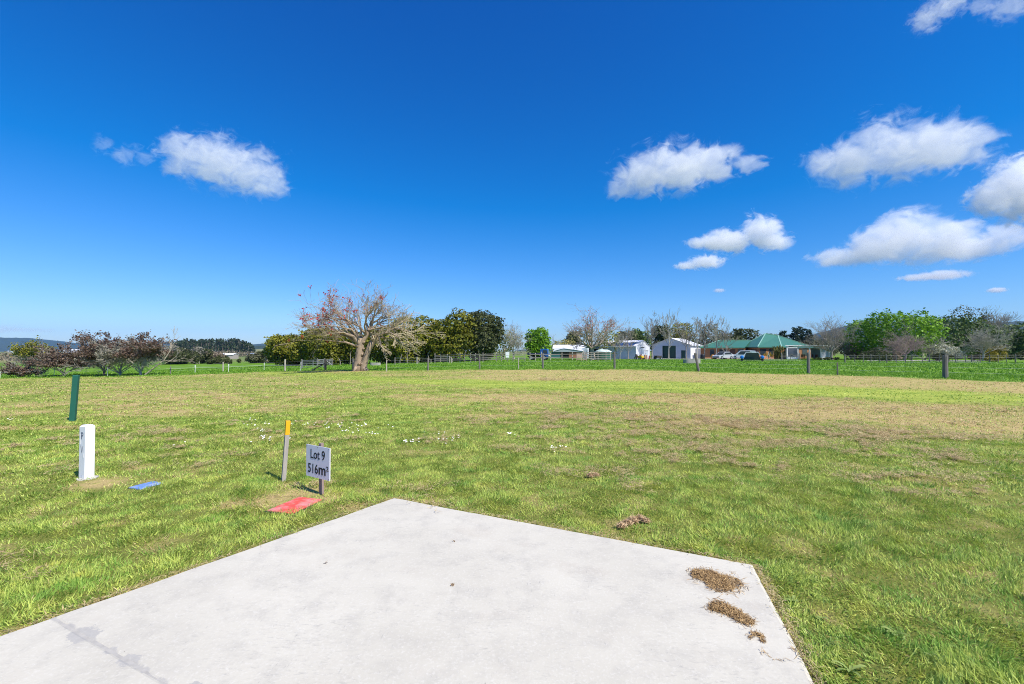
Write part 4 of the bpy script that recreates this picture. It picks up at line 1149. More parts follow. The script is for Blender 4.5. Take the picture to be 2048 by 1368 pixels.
# palm like shrub in front of the house
b = onground(1556, 88); H, Wd = HW(1538, 1574, 690, 88, b)
g_ = np.random.default_rng(77)
root = empty('palm_shrub', b); tag(root, 'yellow green palm like clump in front of the house', 'shrub')
mb = MB()
for i in range(46):
    a = g_.uniform(0, 6.28); l_ = g_.uniform(.6, 1) * Wd * .55; hh = g_.uniform(.5, 1) * H; x0, y0 = g_.uniform(-.5, .5, 2)
    p0 = Vector((x0, y0, 0)); p1 = Vector((x0 + math.cos(a) * l_ * .4, y0 + math.sin(a) * l_ * .4, hh)); p2 = Vector((x0 + math.cos(a) * l_, y0 + math.sin(a) * l_, hh * .72))
    sd_ = Vector((-math.sin(a), math.cos(a), 0)) * .10
    mb.add([p0 - sd_ * .3, p0 + sd_ * .3, p1 + sd_, p1 - sd_, p2], [(0, 1, 2, 3), (3, 2, 4)])
o = mb.build('fronds', leaf_mat('palm fronds', (.13, .13, .03), (.3, .3, .08)), root)

# ================================================================== farm buildings
TH = R(-40)      # both sheds stand turned 40 degrees
shedw = pm('pale shed cladding', (.62, .64, .68), .55, .08, 1.5, wave=('X', .2))
shedg = pm('blue grey wall tone', (.42, .53, .58), .55, .08, 1.5, wave=('X', .2))  # front and rear wall colour, bluer and darker than the gables
roofw = pm('white roof iron', (.74, .74, .76), .45, .08, 1.2, wave=('X', .25))
darkin = pm('interior shade and dark parts', (.045, .05, .055), .9, .3)  # shade of unlit interiors put into the colour; dark fittings share it
doorg = pm('pale roller door', (.46, .52, .58), .5, .08, wave=('Z', .12))
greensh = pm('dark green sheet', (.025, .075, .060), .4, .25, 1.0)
glassd = pm('dark window glass', (.03, .04, .05), .12, .2, 1.0, spec=.6)
trimw = pm('white trim', (.78, .78, .80), .5, .05)
def root_from_corner(corner, lx, ly, rz):
    m = Matrix.Rotation(rz, 3, 'Z'); o = m @ Vector((lx, ly, 0))
    return Vector((corner.x - o.x, corner.y - o.y, corner.z))

# --- solar shed: raised middle bay, solar panels on the front roof slope
cn = onground(1272, 90)
Ls, Ws = 8.0, 6.4
root = empty('solar_shed', root_from_corner(cn, Ls / 2, -Ws / 2, TH), TH); tag(root, 'white farm shed with two rows of solar panels on its roof', 'shed')
e0, e1 = 2.55, 3.15; m0, m1 = 3.35, 3.75; hb = 1.35
gab = [(-Ws/2, 0), (-Ws/2, e0), (-hb, e1), (-hb, m0), (0, m1), (hb, m0), (hb, e1), (Ws/2, e0), (Ws/2, 0)]
mb = MB(); mb.prism(gab, Ls/2 - .05, Ls/2, 'x'); mb.build('gable_wall', shedw, root)
mb = MB(); mb.prism(gab, -Ls/2, -Ls/2 + .05, 'x'); mb.build('gable_wall', shedw, root)
mb = MB(); mb.box((0, -Ws/2 + .025, e0/2), (Ls - .12, .05, e0)); mb.build('front_wall', shedg, root)
mb = MB(); mb.box((0, Ws/2 - .025, e0/2), (Ls - .12, .05, e0)); mb.build('rear_wall', shedg, root)
def slope(name, y0, z0, y1, z1, mat, ov=.12, th=.05):
    mb = MB(); mb.add([(-Ls/2 - ov, y0, z0), (Ls/2 + ov, y0, z0), (Ls/2 + ov, y1, z1), (-Ls/2 - ov, y1, z1), (-Ls/2 - ov, y0, z0 + th), (Ls/2 + ov, y0, z0 + th), (Ls/2 + ov, y1, z1 + th), (-Ls/2 - ov, y1, z1 + th)],
                      [(0, 1, 2, 3), (4, 5, 6, 7), (0, 1, 5, 4), (1, 2, 6, 5), (2, 3, 7, 6), (3, 0, 4, 7)])
    return mb.build(name, mat, root)
rf = slope('roof', -Ws/2 - .25, e0 - .02, -hb, e1 + .02, roofw); slope('roof', hb, e1 + .02, Ws/2 + .25, e0 - .02, roofw)
slope('roof', -hb - .12, m0 - .02, 0, m1 + .02, roofw); slope('roof', 0, m1 + .02, hb + .12, m0 - .02, roofw)
mb = MB(); mb.box((0, -hb, (e1 + m0) / 2), (Ls - .1, .05, m0 - e1)); mb.build('clerestory', shedw, root)
mb = MB(); mb.box((0, -Ws/2 - .32, e0 - .02), (Ls + .3, .12, .13)); mb.build('gutter', trimw, root)
solar = pm('solar cells', (.05, .075, .16), .18, .15, 1.0, spec=.6)
for row in range(2):
    for c in range(6):
        f0, f1 = (.06, .47) if row == 0 else (.53, .94)
        y0, y1 = -Ws/2 - .1, -hb - .05
        def pt(x, f): return (x, y0 + (y1 - y0) * f, e0 + (e1 - e0) * f + .13)
        xa = -Ls/2 + 1.0 + c * 1.08; xb = xa + 1.0
        p = MB(); q = [pt(xa, f0), pt(xb, f0), pt(xb, f1), pt(xa, f1)]
        p.add(q + [(a, b_, c_ + .04) for a, b_, c_ in q], [(0, 1, 2, 3), (4, 5, 6, 7), (0, 1, 5, 4), (1, 2, 6, 5), (2, 3, 7, 6), (3, 0, 4, 7)])
        p.build('solar_panel', solar, root)
mb = MB(); mb.box((Ls/2 + .02, -.2, 1.15), (.04, 1.5, 2.3)); mb.build('roller_door', doorg, root)
mb = MB(); mb.box((Ls/2 + .03, -.2, 2.36), (.06, 1.6, .16)); mb.build('door_head', darkin, root)
mb = MB(); mb.box((Ls/2 + .02, 1.9, .8), (.04, 1.1, 1.6)); mb.build('roller_door', doorg, root)
mb = MB(); mb.box((Ls/2 + .03, 1.9, 1.66), (.06, 1.2, .13)); mb.build('door_head', darkin, root)
for sx, sy in ((1, -1), (1, 1)):
    mb = MB(); mb.box((sx * Ls/2, sy * Ws/2, e0/2), (.14, .14, e0 + .02)); mb.build('corner_trim', trimw, root)

# --- gable shed with a tall open door
cn = onground(1381, 95)
Lg, Wg = 8.3, 7.0            # front width, depth
root = empty('gable_shed', root_from_corner(cn, Lg / 2, -Wg / 2, TH), TH); tag(root, 'gable shed with shade toned front, tall open doorway and white roof', 'shed')
ee, ap = 2.85, 4.35
dx0, dx1, dh = -1.9, 1.15, 2.75
mb = MB()
yw = -Wg/2
def wallpiece(poly): mb.prism(poly, yw, yw + .05, 'y')
wallpiece([(-Lg/2, 0), (dx0, 0), (dx0, ee + (ap - ee) * (dx0 + Lg/2) / (Lg/2)), (-Lg/2, ee)])
wallpiece([(dx0 + .002, dh), (dx1 - .002, dh), (dx1 - .002, ap - (ap - ee) * dx1 / (Lg/2)), (0, ap), (dx0 + .002, ee + (ap - ee) * (dx0 + Lg/2) / (Lg/2))])
wallpiece([(dx1, 0), (2.2, 0), (2.2, ap - (ap - ee) * 2.2 / (Lg/2)), (dx1, ap - (ap - ee) * dx1 / (Lg/2))])
wallpiece([(2.202, 1.75), (3.1, 1.75), (3.1, ap - (ap - ee) * 3.1 / (Lg/2)), (2.202, ap - (ap - ee) * 2.2 / (Lg/2))])
wallpiece([(3.102, 0), (Lg/2, 0), (Lg/2, ee), (3.102, ap - (ap - ee) * 3.1 / (Lg/2))])
mb.build('front_wall', pm('shade greyed gable cladding', (.55, .58, .64), .55, .1, 1.5, wave=('X', .2)), root)  # front greyer than the white side wall: its shade is put into the colour
mb = MB(); mb.box((Lg/2 - .025, .03, ee/2), (.05, Wg - .06, ee)); mb.build('side_wall', pm('white side cladding', (.70, .71, .74), .55, .08, 1.5, wave=('Y', .2)), root)
mb = MB(); mb.box((-Lg/2 + .025, .03, ee/2), (.05, Wg - .06, ee)); mb.build('side_wall', shedw, root)
mb = MB(); mb.prism([(-Lg/2 + .06, 0), (Lg/2 - .06, 0), (Lg/2 - .06, ee), (0, ap - .05), (-Lg/2 + .06, ee)], Wg/2 - .05, Wg/2, 'y'); mb.build('rear_wall', shedw, root)
mb = MB(); mb.box(((dx0 + dx1) / 2, yw + .45, dh / 2 + .02), (dx1 - dx0 + .4, .05, dh)); mb.build('doorway_panel', greensh, root)  # plain dark green panel filling the doorway behind the wall
mb = MB(); mb.box((2.65, yw + .12, .88), (.9, .04, 1.74)); mb.build('door', greensh, root)
for sgn in (-1, 1):
    mb = MB(); xo = Lg/2 + .35; zo = ee - (ap - ee) * .35 / (Lg/2)
    q = [(0, yw - .3, ap + .03), (sgn * xo, yw - .3, zo + .03), (sgn * xo, Wg/2 + .2, zo + .03), (0, Wg/2 + .2, ap + .03)]
    mb.add(q + [(a, b_, c_ + .06) for a, b_, c_ in q], [(0, 1, 2, 3), (4, 5, 6, 7), (0, 1, 5, 4), (1, 2, 6, 5), (2, 3, 7, 6), (3, 0, 4, 7)]); mb.build('roof', roofw, root)
for x in (dx0, dx1):
    mb = MB(); mb.box((x, yw - .03, dh / 2), (.12, .06, dh)); mb.build('door_jamb', trimw, root)
mb = MB(); mb.box((Lg/2 + 1.0, .6, 1.05), (1.9, 2.2, 2.1)); mb.build('lean_to', pm('white side cladding', (.7, .7, .7)), root)

# --- green water tank
b = onground(1206, 82)
root = empty('water_tank', b); tag(root, 'round dark green water tank with pale domed lid', 'tank')
rT = 16.5 * 82 / F
prof = []
for i in range(13):
    z = i / 12 * 1.45; prof += [(rT + (.03 if i % 2 else 0), z)]
mb = MB(); mb.lathe(prof, n=32); mb.build('wall', pm('green tank', (.022, .115, .075), .45, .15), root, smooth=True)
mb = MB(); mb.lathe([(rT + .08, 1.45), (rT + .06, 1.52), (rT * .6, 1.82), (.35, 1.98), (.35, 2.06)], n=32); mb.build('lid', pm('pale tank lid', (.58, .70, .68), .5, .1), root, smooth=True)
mb = MB(); mb.lathe([(.42, 2.0), (.42, 2.12), (.05, 2.16)], (0.3, -.3, -.05), 14); mb.build('hatch', darkin, root)
for a in np.linspace(.4, 6.5, 8)[:-1]:
    mb = MB(); mb.bar((rT * 1.03 * math.cos(a), rT * 1.03 * math.sin(a), 0), (rT * 1.03 * math.cos(a), rT * 1.03 * math.sin(a), 1.45), .07, .05); mb.build('strap', pm('green tank', (.02, .1, .07)), root)

# --- dark open shed behind the tank
b = onground(1196, 104); s_ = 104 / F
root = empty('open_shed', b, R(-25)); tag(root, 'open fronted dark farm shed behind the green tank', 'shed')
wO = 48 * s_
for x in (-wO/2, -wO/6, wO/6, wO/2):
    mb = MB(); mb.box((x, -1.8, 1.1), (.14, .14, 2.2)); mb.build('post', woodd, root)
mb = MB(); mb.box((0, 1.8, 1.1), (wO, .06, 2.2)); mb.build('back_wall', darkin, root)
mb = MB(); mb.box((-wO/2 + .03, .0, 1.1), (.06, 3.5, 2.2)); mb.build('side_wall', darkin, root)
for sgn in (-1, 1):
    mb = MB(); q = [(0, -2.2, 3.15), (sgn * (wO/2 + .3), -2.2, 2.15), (sgn * (wO/2 + .3), 2.1, 2.15), (0, 2.1, 3.15)]
    mb.add(q + [(a, b_, c_ + .05) for a, b_, c_ in q], [(0, 1, 2, 3), (4, 5, 6, 7), (0, 1, 5, 4), (1, 2, 6, 5), (2, 3, 7, 6), (3, 0, 4, 7)]); mb.build('roof', roofw, root)
mb = MB(); mb.prism([(-wO/2, 2.2), (wO/2, 2.2), (0, 3.1)], -1.9, -1.85, 'y'); mb.build('gable', pm('slate gable', (.16, .19, .23), .6, .15), root)

# --- curved roof barn and lean-to workshop
b = onground(1139, 108); s_ = 108 / F
root = empty('barn', b, R(-14)); tag(root, 'low barn with white curved roof behind the stock yards', 'barn')
wB, dB = 62 * s_, 5.0
arc = [(dB/2 * math.cos(a), 2.0 + 1.05 * math.sin(a)) for a in np.linspace(0, math.pi, 13)]
mb = MB(); mb.prism(arc, -wB/2, wB/2, 'x'); mb.build('roof', pm('white barn roof', (.74, .76, .80), .5, .06), root, smooth=False)
mb = MB(); mb.box((0, 0, 1.0), (wB - .2, dB - .2, 1.99)); mb.build('wall', pm('pale barn wall', (.50, .54, .60), .6, .1), root)
mb = MB(); mb.box((wB/2 - .06, 0, 2.15), (.03, 3.6, .42)); mb.build('end_window', darkin, root)
b = onground(1137, 98); s_ = 98 / F
root = empty('workshop', b, R(-8)); tag(root, 'low workshop with blue green and brick red walls below a grey awning', 'shed')
wB = 56 * s_
def wx(px): return (px - 1137) * s_
zA = 1.35
mb = MB(); mb.box(((wx(1103) + wx(1121)) / 2, -.9, zA / 2), (18 * s_, .06, zA)); mb.build('wall', pm('blue green wall', (.04, .14, .16), .6, .2), root)
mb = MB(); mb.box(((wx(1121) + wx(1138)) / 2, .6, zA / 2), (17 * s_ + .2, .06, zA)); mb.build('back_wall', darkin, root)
mb = MB(); mb.box(((wx(1138) + wx(1153)) / 2, -.9, zA / 2), (15 * s_, .08, zA)); mb.build('wall', pm('brick red wall', (.33, .14, .085), .8, .2), root)
mb = MB(); mb.box(((wx(1153) + wx(1164)) / 2, -.95, zA / 2), (11 * s_, .08, zA)); mb.build('wall', pm('pinkish wall', (.62, .42, .34), .8, .15), root)
mb = MB(); mb.prism([(wx(1109), zA), (wx(1165), zA + .02), (wx(1165), zA + .16), (wx(1128), zA + .75), (wx(1109), zA + .2)], -1.2, -1.12, 'y'); mb.build('fascia', pm('awning grey', (.34, .39, .44), .5, .1), root)
mb = MB(); q = [(wx(1107), -1.3, zA + .18), (wx(1128), -1.3, zA + .78), (wx(1166), -1.3, zA + .18), (wx(1166), 2.5, zA + .5), (wx(1128), 2.5, zA + 1.05), (wx(1107), 2.5, zA + .5)]
mb.add(q + [(a, b_, c_ + .05) for a, b_, c_ in q], [(0, 1, 4, 5), (1, 2, 3, 4), (6, 7, 10, 11), (7, 8, 9, 10), (0, 1, 7, 6), (1, 2, 8, 7), (2, 3, 9, 8), (3, 4, 10, 9), (4, 5, 11, 10), (5, 0, 6, 11)]); mb.build('roof', roofw, root)
mb = MB(); mb.box((wx(1171), .8, 1.1), (10 * s_, 2.0, 2.2), R(-12)); mb.build('annexe', pm('pale annexe', (.55, .62, .66), .6, .1), root)

# --- the house
green_roof = pm('green roof iron', (.050, .165, .112), .4, .10, .8, wave=('X', .3))
green_light = pm('pale green ridge', (.25, .45, .36), .5, .1)
brick = pm('orange brick', (.29, .140, .072), .85, .25, 6)
HD = 93
hb0 = onground(1520, HD)
root = empty('house', hb0); tag(root, 'single storey brick house with green hipped iron roof', 'house')
def hw(px, py, D): return W(px, py, D)
ze = zat(693.8, HD)
def E(px, D, z=None): p = W(px, 700, D); return Vector((p.x, p.y, ze if z is None else z))
E0, E1, E2, E3, E4, E5 = E(1478, 99), E(1515.5, 91.5), E(1563.5, 93), E(1627, 101), E(1615, 113), E(1490, 113)
R0, R1 = hw(1531, 667, 99), hw(1556, 671, 101)
mb = MB(); mb.add([E0, E1, E2, E3, E4, E5, R0, R1], [(0, 1, 6), (1, 2, 7, 6), (2, 3, 7), (3, 4, 7), (4, 5, 6, 7), (5, 0, 6)]); mb.build('roof', green_roof, root, off=hb0)
for a, b_ in ((E1, R0), (E2, R1), (E3, R1), (R0, R1), (E0, R0)):
    mb = MB(); mb.bar(a + Vector((0, 0, .05)), b_ + Vector((0, 0, .05)), .20, .06); mb.build('ridge_cap', green_light, root, off=hb0)
ring = [E0, E1, E2, E3, E4, E5]
for i in range(6):
    mb = MB(); mb.bar(ring[i] - Vector((0, 0, .08)), ring[(i + 1) % 6] - Vector((0, 0, .08)), .10, .17); mb.build('gutter', green_roof, root, off=hb0)
mb = MB(); mb.add([p - Vector((0, 0, .17)) for p in ring], [(0, 1, 2, 3, 4, 5)]); mb.build('soffit', trimw, root, off=hb0)
cen = sum(ring, Vector()) / 6
def inset(p, k=.93): q = cen + (p - cen) * k; return q
def wall_seg(a, b_, f0, f1, z0, z1, th, mat, name, push=0.0, parent=root):
    a2, b2 = a.lerp(b_, f0), a.lerp(b_, f1)
    d = (b_ - a).normalized(); n_ = Vector((d.y, -d.x, 0)) * push
    mb = MB(); m_ = (a2 + b2) / 2 + n_; m_.z = hb0.z + (z0 + z1) / 2
    mb.box(m_, ((b2 - a2).length, th, z1 - z0), math.atan2(d.y, d.x)); return mb.build(name, mat, parent, off=hb0)
hz = ze - hb0.z - .15
iw = [inset(p) for p in ring]
for i in range(6): wall_seg(iw[i], iw[(i + 1) % 6], 0, 1, -.1, hz, .2, brick, 'wall')
# windows and doors on the camera side
def opening(i, f0, f1, z0, z1):
    fr = wall_seg(iw[i], iw[(i + 1) % 6], f0, f1, z0, z1, .10, pm('brown joinery', (.10, .06, .04), .5, .2), 'window', .09)
    wall_seg(iw[i], iw[(i + 1) % 6], f0 + .015, f1 - .015, z0 + .06, z1 - .06, .06, glassd, 'pane', .125, fr)
opening(0, .18, .42, .05, 2.0); opening(0, .58, .90, .05, 2.0)
opening(1, .02, .30, .05, 2.0); opening(1, .42, .62, .5, 2.0); opening(1, .7, .95, .05, 2.0)
opening(2, .08, .30, .05, 2.0); opening(2, .40, .55, .05, 2.0); opening(2, .66, .85, .6, 2.0)
# garage wing
gz = zat(695, 95)
def Eg(px, D): p = W(px, 700, D); return Vector((p.x, p.y, gz))
A0, A1, A2, A3 = Eg(1399, 95), Eg(1490, 94), Eg(1496, 104), Eg(1406, 105)
Q0, Q1 = hw(1440, 680.5, 99.5), hw(1502, 680.5, 99.5)
mb = MB(); mb.add([A0, A1, A2, A3, Q0, Q1], [(0, 1, 5, 4), (1, 2, 5), (2, 3, 4, 5), (3, 0, 4)]); mb.build('garage_roof', green_roof, root, off=hb0)
for a, b_ in ((A0, Q0), (Q0, Q1)):
    mb = MB(); mb.bar(a + Vector((0, 0, .05)), b_ + Vector((0, 0, .05)), .2, .06); mb.build('ridge_cap', green_light, root, off=hb0)
mb = MB(); mb.bar(A0 - Vector((0, 0, .08)), A1 - Vector((0, 0, .08)), .1, .17); mb.build('gutter', green_roof, root, off=hb0)
mb = MB(); mb.add([p - Vector((0, 0, .15)) for p in (A0, A1, A2, A3)], [(0, 1, 2, 3)]); mb.build('soffit', trimw, root, off=hb0)
gw = [Eg(1402.5, 95.8), Eg(1489, 94.9), Eg(1494, 103), Eg(1408, 104)]
for i in range(4): wall_seg(gw[i], gw[(i + 1) % 4], 0, 1, -.1, gz - hb0.z - .14, .2, brick, 'garage_wall')
def gopen(f0, f1, z0, z1, m): wall_seg(gw[0], gw[1], f0, f1, z0, z1, .10, m, 'garage_opening', .09)
gopen(.20, .30, .6, 1.95, glassd); gopen(.42, .60, 0.0, 2.0, darkin); gopen(.66, .78, 0, 2.0, pm('brown door', (.09, .045, .03), .5)); gopen(.84, .97, 0, 2.0, glassd)  # near-black panel on the wall stands in for shade inside the garage
# --- patio with white frame and clear blinds
pb = onground(1615, 88)
pat = empty('patio', pb); tag(pat, 'white framed flat roofed patio with clear blinds at the house end', 'patio')
zp = zat(692.3, 88)
def pp(px, D, z): q = W(px, 700, D); return Vector((q.x, q.y, z))
poly = [pp(1571, 87, zp), pp(1661, 86.5, zp), pp(1668, 95, zp), pp(1580, 96, zp)]
mb = MB(); mb.add(poly + [p + Vector((0, 0, .14)) for p in poly], [(0, 1, 2, 3), (4, 5, 6, 7), (0, 1, 5, 4), (1, 2, 6, 5), (2, 3, 7, 6), (3, 0, 4, 7)]); mb.build('roof', trimw, pat, off=pb)
zb = pb.z
for px, D in ((1574, 87.2), (1595.5, 87.2), (1619, 87.1), (1641.5, 87), (1659, 86.8), (1664, 94)):
    mb = MB(); a = pp(px, D, zb); c = pp(px, D, zp - .003); mb.box((a + c) / 2, (.19, .16, (c - a).length)); mb.build('post', trimw, pat, off=pb)
for x0, x1 in ((1575, 1594.5), (1642.6, 1658)):
    mb = MB(); a, c = pp(x0, 87.15, zb + .25), pp(x1, 87.0, zb + .25); mb.bar(a, c, .12, .5); mb.build('dwarf_wall', trimw, pat, off=pb)
for x0, x1 in ((1575, 1594.5), (1596.6, 1618), (1620, 1640.6), (1642.6, 1658)):
    mb = MB(); a, c = pp(x0, 87.15, zp - .32), pp(x1, 87.0, zp - .32); mb.bar(a, c, .10, .16); mb.build('beam', trimw, pat, off=pb)
blind = pm('clear blind', (.50, .53, .62), .25, .1, 1.0, spec=.5)
for x0, x1, m_ in ((1575, 1594.5, pm('tinted blind', (.10, .11, .15), .2, .2, 1.0, spec=.5)), (1642.6, 1658, blind)):
    mb = MB(); a, c = pp(x0, 87.15, zb + .5), pp(x1, 87.0, zb + .5); h_ = zp - .4 - zb - .5
    mb.bar(a + Vector((0, 0, h_ / 2)), c + Vector((0, 0, h_ / 2)), .02, h_); mb.build('blind', m_, pat, off=pb)
mb = MB(); a, c = pp(1663, 88.5, zb + 1.0), pp(1664, 93.5, zb + 1.0); mb.bar(a, c, .03, 1.6); mb.build('blind', blind, pat, off=pb)
mb = MB(); a, c = pp(1622, 93, zb + 1.1), pp(1640, 93, zb + 1.1); mb.bar(a, c, .05, 1.7); mb.build('screen', pm('pale screen', (.42, .46, .55), .4, .1), pat, off=pb)
for i, (px, col) in enumerate(((1606, (.40, .16, .06)), (1612, (.30, .10, .05)), (1628, (.16, .06, .05)), (1634, (.18, .07, .06)))):
    q = pp(px, 89, zb); rr_ = empty('patio_chair', q, i * .7)
    tag(rr_, ['terracotta coloured patio chair beside the open bay', 'rust coloured patio chair beside the terracotta one', 'dark maroon patio chair before the pale screen', 'brown patio chair next to the maroon chair'][i], 'chair', 'chairs on the patio')
    m_ = pm('chair %d' % i, col, .7, .2)
    mb = MB(); mb.box((0, 0, .44), (.5, .5, .06)); mb.build('seat', m_, rr_)
    mb = MB(); mb.box((0, .24, .72), (.5, .05, .5)); mb.build('backrest', m_, rr_)
    for sx in (-1, 1):
        for sy in (-1, 1):
            mb = MB(); mb.box((sx * .22, sy * .22, .205), (.05, .05, .41)); mb.build('leg', m_, rr_)
# low orange planter with yellow flowers before the house
b = onground(1525, 88); root = empty('planter', b); tag(root, 'low orange brick planter with yellow flowers in front of the house', 'planter')
mb = MB(); mb.prism([(-1.3, 0), (1.3, 0), (1.25, .55), (.5, .62), (-.6, .75), (-1.2, .6)], -.4, .4, 'y'); mb.build('planter_wall', pm('orange planter', (.55, .24, .10), .85, .2, 5), root)
g_ = np.random.default_rng(3); C = np.stack([g_.normal(1.2, .4, 260), g_.normal(0, .3, 260), .6 + np.abs(g_.normal(0, .28, 260))], 1)
V, Fq = leaf_arrays(C, g_.normal(size=C.shape), np.full(260, .16)); link('flowers', np_mesh('flowers', V, Fq, np.repeat(g_.random(260), 4)), leaf_mat('yellow flowers', (.25, .2, .02), (.75, .5, .03)), root)

# ================================================================== vehicles and yard things
tyre = pm('tyre rubber', (.02, .02, .022), .85, .2); rim = pm('wheel rim', (.45, .46, .48), .35, .1, metal=.6)
def wheel(root, x, y, r, wd):
    mb = MB(); mb.tube([(x, y - wd / 2, r), (x, y + wd / 2, r)], r, 16); t_ = mb.build('wheel', tyre, root)
    mb = MB(); mb.tube([(x, y - wd / 2 - .012, r), (x, y + wd / 2 + .012, r)], r * .58, 12); mb.build('rim', rim, t_)
def car(name, label, px, D, rz, L, wd, h, col, kind):
    b = onground(px, D); root = empty(name, b, rz); tag(root, label, 'car')
    paint = pm(label[:14] + ' paint', col, .22, .04, 1.0, metal=.25, spec=.6)
    hx = L / 2; bl = h * .34
    if kind == 'suv': prof = [(-hx, .28), (hx, .28), (hx, .62), (hx * .97, .80), (hx * .55, .95), (hx * .20, h * .97), (-hx * .55, h), (-hx * .92, h * .95), (-hx, .95)]
    else: prof = [(-hx, .25), (hx, .25), (hx, .55), (hx * .93, .70), (hx * .48, .84), (hx * .12, h * .97), (-hx * .40, h), (-hx * .80, .98), (-hx * .99, .86)]
    mb = MB(); mb.prism(prof, -wd / 2, wd / 2, 'y'); mb.build('body', paint, root, bevel=.05)
    side = [(p[0] * .86, p[1]) for p in prof if p[1] > .83]
    z0 = .90; sidew = [(hx * .42, z0), (hx * .16, h * .90), (-hx * .50, h * .92), (-hx * (.86 if kind == 'suv' else .70), z0 + .02)]
    for sy in (-1, 1):
        mb = MB(); mb.prism(sidew, sy * (wd / 2 + .004) - .012, sy * (wd / 2 + .004) + .012, 'y'); mb.build('side_window', glassd, root)
    x0, z0_, x1, z1 = (hx * .57, .95, hx * .21, h * .95) if kind == 'suv' else (hx * .50, .85, hx * .14, h * .95)
    mb = MB(); yy = wd / 2 * .86; mb.add([(x0 + .02, -yy, z0_ + .03), (x0 + .02, yy, z0_ + .03), (x1 + .05, yy * .9, z1), (x1 + .05, -yy * .9, z1)], [(0, 1, 2, 3)]); mb.build('windscreen', glassd, root)
    xr0, xr1 = (-hx * .93, -hx * 1.0) if kind == 'suv' else (-hx * .45, -hx * .82)
    mb = MB(); mb.add([(xr1 - .02, -yy, 1.0), (xr1 - .02, yy, 1.0), (xr0 - .03, yy * .9, h * .92), (xr0 - .03, -yy * .9, h * .92)], [(0, 1, 2, 3)]); mb.build('rear_window', glassd, root)
    for sx in (-.62, .62):
        for sy in (-1, 1): wheel(root, sx * hx, sy * (wd / 2 - .08), .32, .2)
    for sy in (-1, 1):
        mb = MB(); mb.box((hx - .02, sy * wd * .36, .62), (.08, .34, .14)); mb.build('headlight', pm('lamp glass', (.75, .76, .78), .1, .05), root)
        mb = MB(); mb.box((-hx + .0, sy * wd * .42, .80), (.06, .18, .26)); mb.build('tail_light', pm('tail light', (.35, .02, .02), .2, .05), root)
        mb = MB(); mb.box((hx * .40, sy * (wd / 2 + .09), .95), (.12, .16, .12)); mb.build('mirror', paint, root)
    mb = MB(); mb.box((hx + .012, 0, .42), (.05, wd * .8, .2)); mb.build('bumper', pm('bumper', (.06, .06, .065), .5), root)
car('parked_car', 'silver hatchback parked in front of the garage', 1446, 87, R(205), 4.0, 1.7, 1.42, (.55, .57, .60), 'hatch')
car('parked_car', 'white estate car parked before the house beside the silver hatchback', 1486, 87, R(150), 4.5, 1.8, 1.68, (.78, .78, .80), 'suv')

# blue tip truck
b = onground(1078, 80); root = empty('truck', b, R(-14)); tag(root, 'small blue flat deck truck parked behind the stock yards', 'truck')
blue = pm('blue truck paint', (.022, .105, .36), .3, .08, 1.0, spec=.5)
mb = MB(); mb.prism([(.35, .55), (1.75, .55), (1.82, .95), (1.62, 1.85), (1.45, 1.95), (.45, 1.95), (.35, 1.85)], -.85, .85, 'y'); cb_ = mb.build('cab', blue, root, bevel=.05)
for sy in (-1, 1):
    mb = MB(); mb.prism([(.85, 1.15), (1.62, 1.15), (1.50, 1.72), (.85, 1.72)], sy * .855 - .01, sy * .855 + .01, 'y'); mb.build('side_window', glassd, cb_)
mb = MB(); mb.add([(1.795, -.72, 1.12), (1.795, .72, 1.12), (1.645, .68, 1.80), (1.645, -.68, 1.80)], [(0, 1, 2, 3)]); mb.build('windscreen', glassd, cb_)
mb = MB(); mb.box((1.81, 0, .78), (.05, 1.3, .22)); mb.build('grille', pm('white grille', (.7, .7, .7), .5), cb_)
mb = MB(); mb.box((-.80, 0, .95), (2.2, 1.8, .14)); mb.build('deck', pm('rusty deck', (.30, .16, .12), .8, .3), root)
for sy in (-1, 1):
    mb = MB(); mb.box((-.8, sy * .92, 1.08), (2.2, .06, .32)); mb.build('deck_side', pm('dark navy deck side', (.03, .04, .08), .6), root)
mb = MB(); mb.box((-.2, 0, .60), (3.6, .7, .2)); mb.build('chassis', darkin, root)
for sx in (-1.2, 1.1):
    for sy in (-1, 1): wheel(root, sx, sy * .78, .42, .26)

# pontoon boat on the grass: two blue pontoons, white frame
b = onground(1504, 72); s_ = 72 / F
root = empty('pontoon_boat', b, R(-27)); tag(root, 'small dark boat with white tubular frame and blue pontoon ends on the grass', 'boat')
for sx in (-1, 1):
    x = sx * 18 * s_
    mb = MB(); mb.tube([(x, -1.0, .62), (x, -.95, .62), (x, 1.6, .62), (x, 2.0, .62)], [.20, .27, .27, .10], 14); mb.build('pontoon', pm('pontoon blue', (.02, .20, .62), .35, .1), root, smooth=True)
    mb = MB(); mb.box((x, -.2, .20), (.32, .6, .40)); mb.build('wheel_block', tyre, root)
    mb = MB(); mb.bar((sx * 16 * s_, -.8, .75), (sx * 10.5 * s_, -.75, 1.40), .10, .08); mb.build('frame_leg', trimw, root)
mb = MB(); mb.bar((-10.9 * s_, -.75, 1.42), (10.9 * s_, -.75, 1.42), .11, .11); mb.build('frame_top', trimw, root)
mb = MB(); mb.prism([(-15 * s_, .35), (15 * s_, .35), (10.3 * s_, 1.3), (-10.3 * s_, 1.3)], -.55, 1.4, 'y'); mb.build('hull', pm('dark hull', (.03, .045, .04), .4, .3), root)
mb = MB(); mb.box((0, -.3, .28), (36 * s_, .5, .12)); mb.build('axle', darkin, root)

